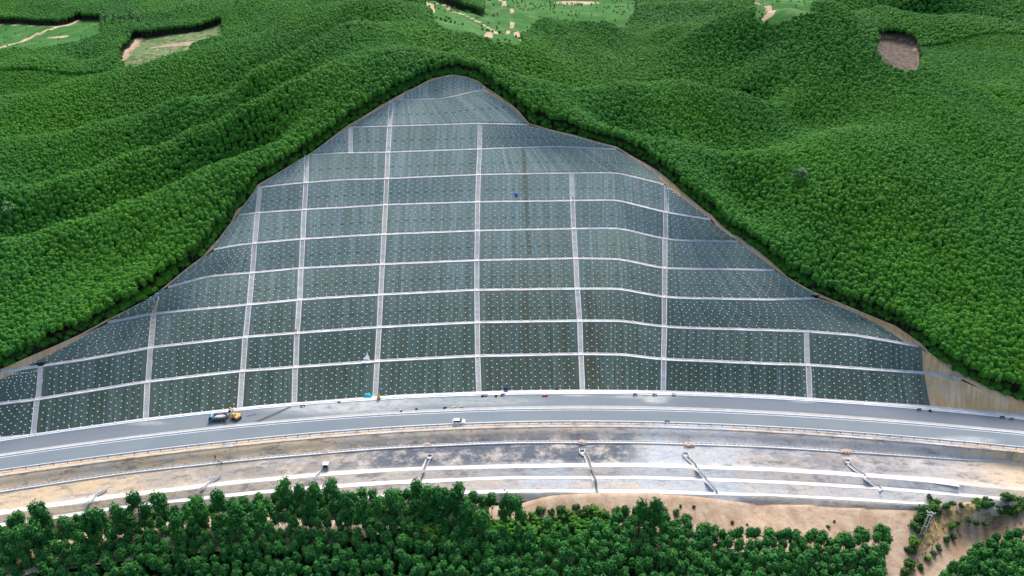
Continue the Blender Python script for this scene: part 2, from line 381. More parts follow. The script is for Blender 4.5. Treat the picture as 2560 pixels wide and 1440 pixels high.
def face(k, u0, u1, t):
    """point on slope face k; u0 on its foot, u1 on its head, t in 0..1"""
    lx, ly = bp(k, u0, 0.0 if k == 0 else BW)
    if k < 10:
        hx, hy = bp(k + 1, u1, -BW); hz = zb(k + 1, u1)
    else:
        v = lin(u1, [p[0] for p in PEAK], [p[1] for p in PEAK]); fr = np.clip((np.interp(u1, DU, BEN[10]['v']) - v) / 56.0, 0, 1)
        hz = zb(10, u1) + 0.05 + 7.7 * fr; hx, hy = at(u1, v, hz)
    return lx + (hx - lx) * t, ly + (hy - ly) * t, zb(k, u0) + (hz - zb(k, u0)) * t

# ------------------------------------------------------------------ road and embankment lines in plan (y as a function of x)
XR = np.arange(-330, 331, 0.8)
def curve(pts, z, sm=12, off=0.0):
    u = np.array([p[0] for p in pts], float); v = np.array([p[1] for p in pts], float)
    x, y = at(u, v, z)
    if sm is None:
        c = np.polyfit(x, y, 4); xx = np.clip(XR, x.min() - 15, x.max() + 15); yy = np.polyval(c, xx); dd = np.polyval(np.polyder(c), xx)
        return yy + (XR - xx) * dd + off
    return gsm(lin(XR, x, y), sm) + off
c_curb = curve([(0,1105),(360,1052),(640,1025),(935,1001),(1280,988),(1600,987),(1920,997),(2295,1025),(2560,1049)], 0, None)
c_med1 = curve([(0,1135),(320,1092),(640,1057),(960,1029),(1280,1017),(1600,1017),(1920,1027),(2240,1049),(2560,1079)], 0, None)
c_med2 = curve([(0,1141),(320,1098),(640,1062),(960,1036),(1280,1024),(1600,1024),(1920,1034),(2240,1056),(2560,1085)], 0, None)
c_low = curve([(0,1177),(320,1135),(640,1097),(960,1070),(1280,1057),(1600,1057),(1920,1067),(2240,1091),(2560,1120)], 0, None)
ZD, ZW1, ZW2, ZW3, ZFT = -4.0, -6.6, -8.6, -10.6, -12.5
c_d1 = curve([(0,1229),(320,1181),(640,1147),(960,1120),(1280,1106),(1600,1106),(1920,1117),(2240,1137),(2470,1154),(2560,1146)], ZD, 10)
c_w1 = curve([(0,1283),(300,1240),(640,1201),(840,1184),(960,1175),(1280,1165),(1600,1163),(1920,1174),(2145,1187),(2395,1207),(2560,1222)], ZW1, 10)
c_w2 = curve([(0,1312),(375,1258),(640,1231),(960,1207),(1280,1194),(1600,1194),(1920,1204),(2240,1222),(2500,1247),(2560,1252)], ZW2, 10)
c_w3 = curve([(0,1326),(375,1272),(640,1249),(865,1247),(960,1238),(1280,1227),(1600,1229),(1920,1237),(2240,1254),(2320,1264),(2560,1268)], ZW3, 10)
c_ft = curve([(0,1344),(375,1292),(640,1267),(960,1254),(1280,1247),(1600,1249),(1920,1258),(2240,1276),(2560,1276)], ZFT, 10)
c_ft = np.where(XR > 110, np.maximum(c_ft, (c_ft * (1 - sstep(XR, 110, 135)) + (c_w3 - 1.7) * sstep(XR, 110, 135))), c_ft)
PROF = [(c_low - .55, -.05), (c_low - 2.2, -.25), (c_d1 + .55, ZD), (c_d1 - .55, ZD), (c_w1 + 1.35, ZW1), (c_w1 - 1.15, ZW1 - .05), (c_w2 + 1.25, ZW2), (c_w2 - 1.1, ZW2 - .05), (c_w3 + 1.0, ZW3), (c_w3 - 1.0, ZW3 - .05), (c_ft, ZFT), (c_ft - .4 - 16 * sstep(XR, 0, -60), ZFT - .6)]
for i in range(1, len(PROF)):
    PROF[i] = (np.minimum(PROF[i][0], PROF[i - 1][0] - .25), PROF[i][1])
PY = np.stack([p[0] for p in PROF]); PZ = np.array([p[1] for p in PROF])
def yat(c, x): return np.interp(x, XR, c)
def z_emb(x, y):
    x = np.atleast_1d(np.asarray(x, float)); y = np.atleast_1d(np.asarray(y, float))
    Y = np.stack([np.interp(x, XR, PY[i]) for i in range(len(PZ))])
    z = np.full(x.shape, 0.0)
    for i in range(len(PZ) - 1):
        m = (y <= Y[i]) & (y >= Y[i + 1]); t = (Y[i] - y) / np.maximum(Y[i] - Y[i + 1], 1e-6)
        z = np.where(m, PZ[i] + (PZ[i + 1] - PZ[i]) * t, z)
    return np.where(y < Y[-1], PZ[-1], z)
# outline of the whole roadworks in plan
out_r, out_l = [], []
for k in range(0, 10):
    for t in (0, .25, .5, .75):
        ur = UR[k] + (UR[k + 1] - UR[k]) * t; ul = UL[k] + (UL[k + 1] - UL[k]) * t
        out_r.append(tuple(float(q) for q in face(k, ur, ur, t))); out_l.append(tuple(float(q) for q in face(k, ul, ul, t)))
top = [tuple(float(q) for q in face(10, u, u, 1.0)) for u in np.linspace(1214, 987, 16)]
rim3 = out_r + top + out_l[::-1]                                     # right foot -> peak -> left foot
xr0 = rim3[0][0]; xl0 = rim3[-1][0]
WORKS = [(float(x), float(yat(c_ft, x)) - (.1 if x > 0 else 2.0)) for x in np.arange(-325, 326, 13)]
WORKS += [(float(x), float(yat(c_curb, x)) + 4.0) for x in np.arange(325, xr0 + 3, -8)]
WORKS += [(p[0], p[1]) for p in rim3]
WORKS += [(float(x), float(yat(c_curb, x)) + 4.0) for x in np.arange(xl0 - 3, -326, -8)]

# ------------------------------------------------------------------ the hills: a thin-plate surface through surveyed ridge and valley points
CT = []                                                              # x, y, z
def ctl(u, v, z, forest=9.0):
    x, y = at(u, v, z + forest * .75); CT.append((float(x), float(y), z))
for p in rim3[::2]: CT.append(p)
for k in range(0, 11, 1):
    for u in np.linspace(UL[k] + 30, UR[k] - 30, 5 if k < 8 else 3):
        x, y = bp(k, u); CT.append((float(x), float(y), float(zb(k, u))))
for x in np.arange(-320, 321, 80):
    CT.append((x, float(yat(c_low, x)), 0.0)); CT.append((x, float(yat(c_d1, x)), ZD)); CT.append((x, float(yat(c_w2, x)), ZW2)); CT.append((x, float(yat(c_ft, x)), ZFT))
for x in (-320, -270, 250, 290, 325): CT.append((x, float(yat(c_curb, x)) + 2, 0.3))
NSURV = len(CT)
for u, v, z, f in [
  # lower forest and gully by the dirt track
  (0,1440,-22,9),(300,1440,-22,9),(640,1440,-23,9),(1000,1440,-22,9),(1400,1440,-22,9),(1800,1440,-21,9),(2150,1440,-20,9),
  (640,1340,-16,9),(1000,1340,-16,9),(1300,1330,-15,2),(1640,1340,-15.5,9),(1950,1330,-14.5,9),(0,1400,-18,9),
  (2240,1340,-15,0),(2250,1430,-19,0),(2330,1425,-19.5,0),(2440,1350,-17.5,0),(2560,1400,-17,9),(2450,1440,-20,9),(2480,1320,-17,0),(2560,1330,-16,6),
  (2320,1275,-12.0,0),(2330,1320,-13.5,0),(2380,1285,-11.6,0),(2470,1278,-11.0,0),(2400,1342,-17.0,0),(2560,1286,-11.2,0),(2430,1305,-13.2,0),(2520,1308,-13.8,0),
  # left flank, below the nearest spur
  (0,800,22,9),(0,690,31,9),(150,740,25,9),(180,640,31,9),(350,640,34,9),
  # far left fields and woods
  (150,150,26,9),(300,110,33,9),(0,190,22,9),(100,130,25,9),(430,110,35,0),(330,145,33,0),(540,62,45,0),(150,90,25,0),(0,95,22,0),(240,65,29,0),
  (100,50,27,9),(300,30,34,9),(500,15,46,9),(650,5,58,9),(0,10,30,9),(200,5,36,9),
  (950,60,96,9),(1000,110,94,9),(1100,150,94,9),(1050,60,92,6),(900,5,98,9),(980,5,95,9),
  # right flank
  (2400,500,44,9),(2200,420,55,9),(2350,480,47,9),(2200,470,50,9),(2050,480,50,9),(2150,560,40,9),(2300,600,35,9),(2000,620,37,9),(2150,690,30,9),(2300,700,28,9),(2350,760,20,9),(2500,780,19,9),(2560,640,30,9),(2560,900,9,9),(2420,820,17,9),
  (1860,480,43,9),(1866,540,40,9),(2560,450,47,9),(2400,380,54,9),(2300,330,60,9),
  (1900,120,74,9),(2100,200,68,9),(2000,240,60,9),(2200,260,64,9),(1990,300,51,9),(1880,200,60,9),(1750,185,57,9),(1640,170,55,9),(1500,185,57,9),
  (1450,130,63,9),(1560,130,60,9),(1700,110,62,9),(1350,140,72,9),
  (1240,90,63,0),(1150,50,72,1),(1080,25,80,1),(1300,100,66,2),(1280,40,58,0),(1400,20,54,0),(1550,20,52,0),(1200,5,60,0),
  (1920,30,62,0),(2000,20,60,0),(1750,5,62,9),
  (2170,97,53,0),(2230,112,48,0),(2290,150,45,0),(2450,190,43,9),(2480,230,43,9),(2560,230,42,9),(2560,20,62,9),(2300,5,66,9)]:
    ctl(u, v, z, f)
def spur(pts, dist, drop):
    """crest of a spur and the hollow hidden behind it"""
    for u, v, z in pts:
        x, y = at(u, v, z + 6.5); CT.append((float(x), float(y), z))
        if drop: CT.append((float(x) - .25 * dist, float(y) + dist, z - drop))
spur([(0,590,37),(150,560,41),(300,515,45),(420,470,49),(520,420,56),(640,370,64)], 21, 10)
spur([(0,480,43),(150,445,47),(330,385,53),(480,320,62),(600,270,72),(720,215,80)], 23, 9)
spur([(0,345,47),(235,309,53),(437,252,65),(638,188,79),(760,120,88)], 42, 25)
spur([(860,67,94)], 45, 16)
spur([(0,252,31),(200,198,45),(370,148,56),(520,112,65),(638,90,71),(760,45,78)], 60, 24)
spur([(1290,185,86),(1400,205,79),(1560,202,75.5),(1720,203,72),(1850,225,66),(1950,265,58)], 38, 22)
spur([(1600,335,66),(1750,372,60),(1880,385,55),(2050,345,58)], 26, 10)
spur([(1760,70,80),(1900,47,84),(2000,62,82),(2130,110,76),(2300,190,66),(2450,255,56),(2560,305,50)], 55, 28)
spur([(1340,62,70),(1450,50,70),(1560,75,66),(1700,62,66)], 45, 18)
spur([(2050,40,60),(2200,27,62),(2400,48,58),(2560,75,54)], 60, 18)
for x, y, z in [(-420,420,24),(-500,560,10),(-420,700,18),(20,560,78),
                (440,560,44),(480,420,42),(420,330,40),(360,260,22),(-700,900,15),(-500,1100,30),(-200,1000,45),(100,950,45),(350,950,50),(600,900,45),(0,1250,55),(-500,1500,50),(500,1300,60),(900,1300,60),(-1000,1400,40),(0,1700,60),
                (-330,330,32),(-380,240,15),(-350,180,2),(-300,90,-22),(0,70,-28),(300,90,-24),(380,170,-4),(600,600,50),(700,1700,60),(-900,600,15)]:
    CT.append((x, y, z))
CT = np.array(CT)
_wp = np.array(rim3); _nk = len(rim3[::2])
def _ok(i):
    x, y, z = CT[i]; dd = np.hypot(_wp[:, 0] - x, _wp[:, 1] - y); j = dd.argmin()
    if inpoly(x, y, WORKS): return False
    return not (dd[j] < 40 and abs(z - _wp[j, 2]) > 3 + .55 * dd[j])
CT = np.array([CT[i] for i in range(len(CT)) if i < NSURV or _ok(i)])

def _kern(r2): return 0.5 * r2 * np.log(r2 + 1e-6)
CS = CT[:, :2] / 100.0
n = len(CS); A = np.zeros((n + 3, n + 3)); dd2 = ((CS[:, None] - CS[None]) ** 2).sum(-1)
A[:n, :n] = _kern(dd2) + np.eye(n) * 0.0004; A[:n, n] = 1; A[:n, n + 1:] = CS; A[n, :n] = 1; A[n + 1:, :n] = CS.T
TW = np.linalg.solve(A, np.concatenate([CT[:, 2], np.zeros(3)]))
SW = [(rng.uniform(0, 6.28), rng.uniform(.045, .11), rng.uniform(0, 6.28)) for _ in range(9)]
def wob(x, y):
    z = np.zeros_like(x)
    for a, k, ph in SW: z += np.sin((x * math.cos(a) + y * math.sin(a)) * k + ph) * (.045 / k)
    return z
def z_tps(x, y):
    x = np.asarray(x, float); y = np.asarray(y, float); sh = x.shape; X = x.ravel() / 100; Y = y.ravel() / 100; o = np.empty(X.shape)
    for i in range(0, len(X), 20000):
        a = X[i:i + 20000]; b = Y[i:i + 20000]
        r2 = (a[:, None] - CS[None, :, 0]) ** 2 + (b[:, None] - CS[None, :, 1]) ** 2
        o[i:i + 20000] = _kern(r2) @ TW[:n] + TW[n] + TW[n + 1] * a + TW[n + 2] * b
    return o.reshape(sh)
def z_hill(x, y):
    x = np.asarray(x, float); y = np.asarray(y, float); z = z_tps(x, y)
    dw = dseg(x, y, WORKS, True); ins = inpoly(x, y, WORKS)
    far = sstep(y, 120, 220)
    rz = np.zeros_like(z); rd = np.full(z.shape, 1e9)
    for px, py, pz in rim3:
        d_ = np.hypot(x - px, y - py); m_ = d_ < rd; rd = np.where(m_, d_, rd); rz = np.where(m_, pz, rz)
    z = np.where(rd < 14, np.maximum(z, rz + .2 - np.maximum(rd - 2, 0) * .35), z)
    return np.where(ins, z, z + wob(x, y) * sstep(dw, 6, 45) * far)
def z_ground(x, y):
    """walking surface: embankment inside the works below the kerb, else hill"""
    x = np.atleast_1d(np.asarray(x, float)); y = np.atleast_1d(np.asarray(y, float))
    e = (y > yat(c_ft, x)) & (y < yat(c_curb, x) + 4) & (np.abs(x) < 326)
    return np.where(e, z_emb(x, y), z_hill(x, y))
def hit(u, v, zf=z_ground, n=260, t0=120., t1=1900.):
    """where the sight line through a point of the survey photograph meets the ground"""
    u = np.atleast_1d(np.asarray(u, float)); v = np.atleast_1d(np.asarray(v, float)); dx, dy, dz = ray(u, v)
    T = np.geomspace(t0, t1, n); X = dx[:, None] * T; Y = dy[:, None] * T; Z = H_CAM + dz[:, None] * T
    g = zf(X.ravel(), Y.ravel()).reshape(X.shape); below = Z < g
    i = np.where(below.any(1), below.argmax(1), n - 1); i = np.maximum(i, 1); q = np.arange(len(u))
    a0 = (Z - g)[q, i - 1]; a1 = (Z - g)[q, i]; f = np.clip(a0 / np.where(a0 - a1 == 0, 1, a0 - a1), 0, 1); t = T[i - 1] + (T[i] - T[i - 1]) * f
    x = dx * t; y = dy * t
    return x, y, zf(x, y)
def plan(pts):
    """plan outline of a clearing; a third entry means the near edge is seen over the tree tops in front of it"""
    x, y, z = hit([p[0] for p in pts], [p[1] for p in pts], z_hill); xc, yc, zc = hit([p[0] for p in pts], [p[1] for p in pts], lambda a, b: z_hill(a, b) + 8)
    return [(float(xc[i]), float(yc[i])) if len(p) > 2 else (float(x[i]), float(y[i])) for i, p in enumerate(pts)]
# clearings, tracks
CLEAR = {
 'field_left': plan([(-60,60),(80,62),(160,66),(195,50),(255,52),(258,84,1),(130,116,1),(-60,140,1)]),
 'field_mid': plan([(300,154,1),(345,97),(450,84),(556,57),(560,86,1),(480,110,1),(400,140,1),(330,166,1)]),
 'field_top': plan([(1046,0),(1590,0),(1592,40),(1568,58,1),(1500,52,1),(1400,46,1),(1330,58,1),(1302,78,1),(1306,108,1),(1240,98,1),(1180,76,1),(1130,74,1),(1085,52,1),(1066,34)]),
 'field_right': plan([(1852,-6),(1880,14),(1884,40,1),(1930,48,1),(1975,42,1),(2030,20,1),(2050,-6)]),
 'hollow': plan([(2188,97),(2215,92),(2260,99),(2288,115),(2302,150),(2302,168,1),(2260,168,1),(2215,150,1),(2190,122,1)]),
}
STAND = plan([(1062,-8),(1210,-8),(1209,44),(1172,30),(1112,12)])
TRACKS = [(plan([(-60,142),(0,122),(70,96),(140,69),(200,50)]), 3.2), (plan([(-60,62),(0,63),(80,64),(145,67)]), 2.4), (plan([(345,97),(325,122),(306,151)]), 3.5),
          (plan([(1066,6),(1078,18),(1076,30),(1066,38)]), 3.2), (plan([(1092,8),(1150,34),(1205,60),(1240,80),(1222,92)]), 2.2), (plan([(1252,0),(1262,16),(1282,31)]), 1.8), (plan([(1270,80),(1296,92),(1310,106)]), 2.0), (plan([(1284,56),(1282,68)]), 2.2),
          (plan([(1895,8),(1924,16),(1932,26),(1924,40),(1912,46)]), 2.8)]
PATCH = [(plan([(150,92)])[0], 22, 9), (plan([(1440,8)])[0], 50, 22), (plan([(440,112)])[0], 40, 12), (plan([(2235,115)])[0], 60, 40)]
LOWER_BARE = plan([(-60,1330),(60,1318),(300,1300),(520,1278),(700,1268),(900,1284),(1100,1282),(1240,1300),(1320,1330),(1500,1325),(1560,1315),(1700,1345),(1800,1370),(1950,1384),(2100,1382),(2190,1362),(2236,1362),(2226,1400),(2210,1470),(2335,1470),(2385,1422),(2435,1385),(2490,1352),(2600,1330),(2700,1330),(2700,1200),(1280,1200),(-60,1280)])
SCRUB = plan([(1180,1318),(1280,1296),(1530,1292),(1545,1330),(1450,1372),(1290,1378),(1190,1360)])
TRACK_MAIN = plan([(2560,1322),(2490,1326),(2440,1346),(2385,1385),(2330,1425),(2285,1475)])
TRACK_SIDE = plan([(2240,1300),(2262,1345),(2250,1400),(2235,1470)])
BANK = plan([(2320,1270),(2400,1264),(2480,1268),(2560,1275),(2620,1290),(2560,1312),(2470,1316),(2400,1345),(2340,1390),(2290,1430),(2262,1440),(2280,1390),(2300,1350),(2290,1310)])

# hill mesh
yr = np.concatenate([np.geomspace(62, 700, 330), np.geomspace(705, 3400, 150)]); xi = np.linspace(-1, 1, 421)
GX = xi[None, :] * (yr[:, None] * 0.98 + 130); GY = np.repeat(yr[:, None], 421, 1)
GZ = z_hill(GX, GY)
ins = inpoly(GX, GY, WORKS); dwk = dseg(GX, GY, WORKS, True)
from mathutils.kdtree import KDTree
_pts = [p for k in range(11) for t in np.linspace(0, 1, 10) for p in [tuple(float(q) for q in face(k, u, u, t)) for u in np.linspace(UL[k] + (UL[min(k + 1, 10)] - UL[k]) * t if k < 10 else 987, UR[k] + (UR[min(k + 1, 10)] - UR[k]) * t if k < 10 else 1214, 140)]]
_kd = KDTree(len(_pts))
for i, p in enumerate(_pts): _kd.insert((p[0], p[1], 0), i)
_kd.balance()
_cb = np.interp(GX, XR, c_curb)
for i, j in zip(*np.where(ins & (GY > _cb))):
    q = _kd.find_range((GX[i, j], GY[i, j], 0), 2.2) or [_kd.find((GX[i, j], GY[i, j], 0))]; GZ[i, j] = min(GZ[i, j], min(_pts[e[1]][2] for e in q))
for i, j in zip(*np.where(~ins & (GY > _cb) & (dwk < 2.6))):
    q = _kd.find_range((GX[i, j], GY[i, j], 0), 3.2)
    if q: GZ[i, j] = min(GZ[i, j], min(_pts[e[1]][2] for e in q) + .6)
GZ = np.where(ins, GZ - .5 - 5.0 * sstep(dwk, 0.0, 3.0) - np.clip((dwk - 5) * 1.2, 0, 45) * (GY < _cb), GZ)
far = sstep(GY, 1500, 2400); GZ = GZ * (1 - far) + 55 * far
hills = mesh_np('hills', np.stack([GX, GY, GZ], -1).reshape(-1, 3), grid_faces(*GX.shape), M['hill'], smooth=True); tag(hills, kind='structure')
gx, gy = GX.ravel(), GY.ravel()
grass = np.zeros(gx.shape); bare = np.zeros(gx.shape); ochre = np.zeros(gx.shape); brown = np.zeros(gx.shape)
for nme, pl in CLEAR.items():
    m = inpoly(gx, gy, pl)
    if nme == 'hollow': ochre[m] = .0; bare[m] = .8; brown[m] = 1.0
    elif nme == 'field_mid': grass[m] = .75; bare[m] = .46; brown[m] = .35
    else: grass[m] = 1.0
grass[inpoly(gx, gy, STAND)] = 0
for pl, wd in TRACKS: bare = np.maximum(bare, sstep(dseg(gx, gy, pl), wd * 1.5, wd * .5))
for (px, py), ra, rb in PATCH: bare = np.maximum(bare, .75 * sstep(np.hypot((gx - px) / ra, (gy - py) / rb), 1.0, .5))
lowb = inpoly(gx, gy, LOWER_BARE) & ((gx > -8) | (gy > yat(c_ft, gx) - 1)); bare[lowb] = 1.0
gap = inpoly(gx, gy, SCRUB); grass[gap] = .5; ochre[gap] = .3; bare[gap] = .3
mb = inpoly(gx, gy, BANK); ochre[mb] = .8
bare = np.maximum(bare, sstep(dseg(gx, gy, TRACK_MAIN), 5.4, 3.6)); ochre *= 1 - sstep(dseg(gx, gy, TRACK_MAIN), 5.4, 3.6)
bare = np.maximum(bare, sstep(dseg(gx, gy, TRACK_SIDE), 5.0, 3.0)); ochre *= 1 - sstep(dseg(gx, gy, TRACK_SIDE), 5.0, 3.0)
attr(hills, 'grass', grass); attr(hills, 'bare', bare); attr(hills, 'ochre', ochre); attr(hills, 'brown', brown)

# ------------------------------------------------------------------ the cut slope (soil), its rim
V = []; F = []; nb = 0
for k in range(11):
    ns = 90 if k < 8 else 50; NT_ = 7
    for j, t in enumerate(np.linspace(0, 1, NT_)):
        if k < 10:
            ul = UL[k] + (UL[k + 1] - UL[k]) * t; ur = UR[k] + (UR[k + 1] - UR[k]) * t; u = np.linspace(ul, ur, ns)
        else: u = np.linspace(985, 1215, ns)
        x, y, z = face(k, u, u, t); V.append(np.stack([x, y, z + 0 * x], 1))
    F.append(grid_faces(NT_, ns) + nb); nb += NT_ * ns
    if k >= 1:
        u = np.linspace(UL[k], UR[k], 60)
        for off in (-BW, BW):
            x, y = bp(k, u, off); V.append(np.stack([x, y, zb(k, u)], 1))
        F.append(grid_faces(2, 60) + nb); nb += 120
cut = mesh_np('cut_slope', np.concatenate(V), np.concatenate(F), M['soil']); tag(cut, kind='structure')
rm = np.array(rim3); tn = np.gradient(gsm(rm[:, 0], 1.5)), np.gradient(gsm(rm[:, 1], 1.5)); L = np.hypot(*tn) + 1e-9
ox, oy = tn[1] / L, -tn[0] / L                                        # outward when walking right foot -> peak -> left foot
V = []
ii = np.arange(len(rm)); rw = .25 + 2.6 * sstep(ii, 15, 18) * sstep(ii, 33, 27) + 1.6 * sstep(ii, 9, 5) + .8 * (np.sin(ii * 1.7) > .75)
for i, dist in enumerate((0.0, .33, .66, 1.0)):
    dist = dist * rw; x = rm[:, 0] + ox * dist; y = rm[:, 1] + oy * dist
    z = rm[:, 2] if i == 0 else z_hill(x, y) + (.3, .35, .1)[i - 1] + rng.uniform(-.12, .25, len(x))
    V.append(np.stack([x, y, z], 1))
rimo = mesh_np('soil_rim', np.concatenate(V), grid_faces(4, len(rm)), M['soil'], smooth=True); tag(rimo, kind='structure')

# ------------------------------------------------------------------ stepped drains (stairways): u on each bench
ST = {
 1: [84, 95, 104], 2: [365, 370, 377, 385], 3: [600, 607, 614, 623, 631, 637, 644, 650], 4: [736, 739, 743, 749, 753, 757, 761, 765, 768],
 5: [938, 943, 948, 952, 956, 960, 964, 967, 970, 974, 979], 6: [1197, 1194, 1193, 1192, 1192, 1193, 1194, 1196, 1199, 1200],
 7: [1456, 1452, 1449, 1443, 1439, 1434, 1431, 1428], 8: [1658, 1659, 1661, 1661, 1662, 1663, 1665, 1667], 9: [2024, 2019, 2014]}
ORD = ['first', 'second', 'third', 'fourth', 'fifth', 'sixth', 'seventh', 'eighth', 'ninth', 'tenth', 'eleventh']
def stairway(path, wdt, label):
    """path: list of (x,y,z,tx,ty); parts: two side walls and the flight of steps"""
    P = np.array(path); root = empty('stepped_drain', tuple(P[0, :3])); tag(root, label, 'stepped drain', 'stepped drains running up the slope')
    Q = P[:, :3] - P[0, :3]; T = np.stack([P[:, 3], P[:, 4], 0 * P[:, 3]], 1)
    for sgn in (-1, 1):
        a = Q + T * (sgn * wdt); b = Q + T * (sgn * (wdt - .30)); up = np.array([0, 0, .30]); dn = np.array([0, 0, -.4])
        Vv = np.concatenate([a + dn, a + up, b + up, b + dn]); m = len(Q); Ff = grid_faces(4, m)
        mesh_np('side_wall', Vv, Ff, M['berm'], root)
    mb = MB()
    for i in range(len(Q) - 1):
        L = np.linalg.norm(Q[i + 1] - Q[i]); rise = Q[i + 1][2] - Q[i][2]
        nst = max(1, int(round(L / .5)))
        for q in range(nst):
            c0 = Q[i] + (Q[i + 1] - Q[i]) * (q / nst); c1 = Q[i] + (Q[i + 1] - Q[i]) * ((q + 1) / nst); t = T[i]
            h = wdt - .30
            a0 = c0 - t * h; b0 = c0 + t * h; a1 = c1 - t * h; b1 = c1 + t * h
            zt = c0[2] + .12 + (c1[2] - c0[2]) * .19
            f = lambda p, z: (p[0], p[1], z)
            mb.add([f(a0, c0[2] - .3), f(b0, c0[2] - .3), f(a0, zt), f(b0, zt), f(a1, zt + (c1[2] - c0[2]) * .62), f(b1, zt + (c1[2] - c0[2]) * .62)], [(0, 1, 3, 2), (2, 3, 5, 4)])
    me = bpy.data.meshes.new('steps'); me.from_pydata(mb.v, [], mb.f); me.update(); me.materials.append(M['berm']); link(bpy.data.objects.new('steps', me), root)
    return root
def stair_path(us, k0, tail=None):
    pts = []
    for i, u in enumerate(us):
        k = k0 + i
        tx, ty = float(np.interp(u, DU, BEN[k]['tx'])), float(np.interp(u, DU, BEN[k]['ty']))
        if not (k == 0):
            x, y = bp(k, u, -BW); pts.append((float(x), float(y), ZK[k], tx, ty))
            if i < len(us) - 1 or tail: x, y = bp(k, u, BW); pts.append((float(x), float(y), ZK[k], tx, ty))
        else:
            x, y = bp(k, u, -1.0); pts.append((float(x), float(y), ZK[k], tx, ty)); x, y = bp(k, u, 0); pts.append((float(x), float(y), ZK[k], tx, ty))
    if tail:
        k, u0, u1, t = tail; q = face(k, u0, u1, t); pts.append((float(q[0]), float(q[1]), float(q[2]), pts[-1][3], pts[-1][4]))
    return pts
STN = ['leftmost of the nine that reach the road', 'second from the left along the road', 'third from the left along the road', 'fourth from the left along the road', 'fifth from the left, the one that climbs highest', 'sixth from the left, in the middle of the slope', 'seventh from the left, leaning to the left', 'eighth from the left, past the fold', 'rightmost of all, only two rows tall']
for i in range(1, 10):
    tail = (3, 385, 391, .72) if i == 2 else None
    stairway(stair_path(ST[i], 0, tail), 1.0, 'white concrete stepped drain, ' + STN[i - 1])
stairway(stair_path([876, 877], 8), .9, 'short stepped drain one row tall, high on the left near the trees')

# ------------------------------------------------------------------ bench drains
for k in range(1, 11):
    ul, ur = UL[k] + 3, UR[k] - 3
    u = np.arange(ul, ur, 5.0); P = []
    jit = gsm(rng.normal(0, 1, len(u)), 2) * .10
    prof = [(-.95, -.25), (-.95, .22), (-.62, .22), (-.60, .03), (.35, .03), (.37, .14), (.95, .16), (.95, -.1)]
    for off, dz in prof:
        x, y = bp(k, u, off); P.append(np.stack([x, y + (jit if off < 0 else -jit), zb(k, u) + dz], 1))
    o = mesh_np('bench_drain', np.concatenate(P), grid_faces(len(prof), len(u)), M['concrete'])
    tag(o, 'pale concrete bench drain across the slope, ' + ('topmost, just under the peak' if k == 10 else 'lowest, first above the road' if k == 1 else ORD[k - 1] + ' above the road'), 'bench drain', 'bench drains across the slope')

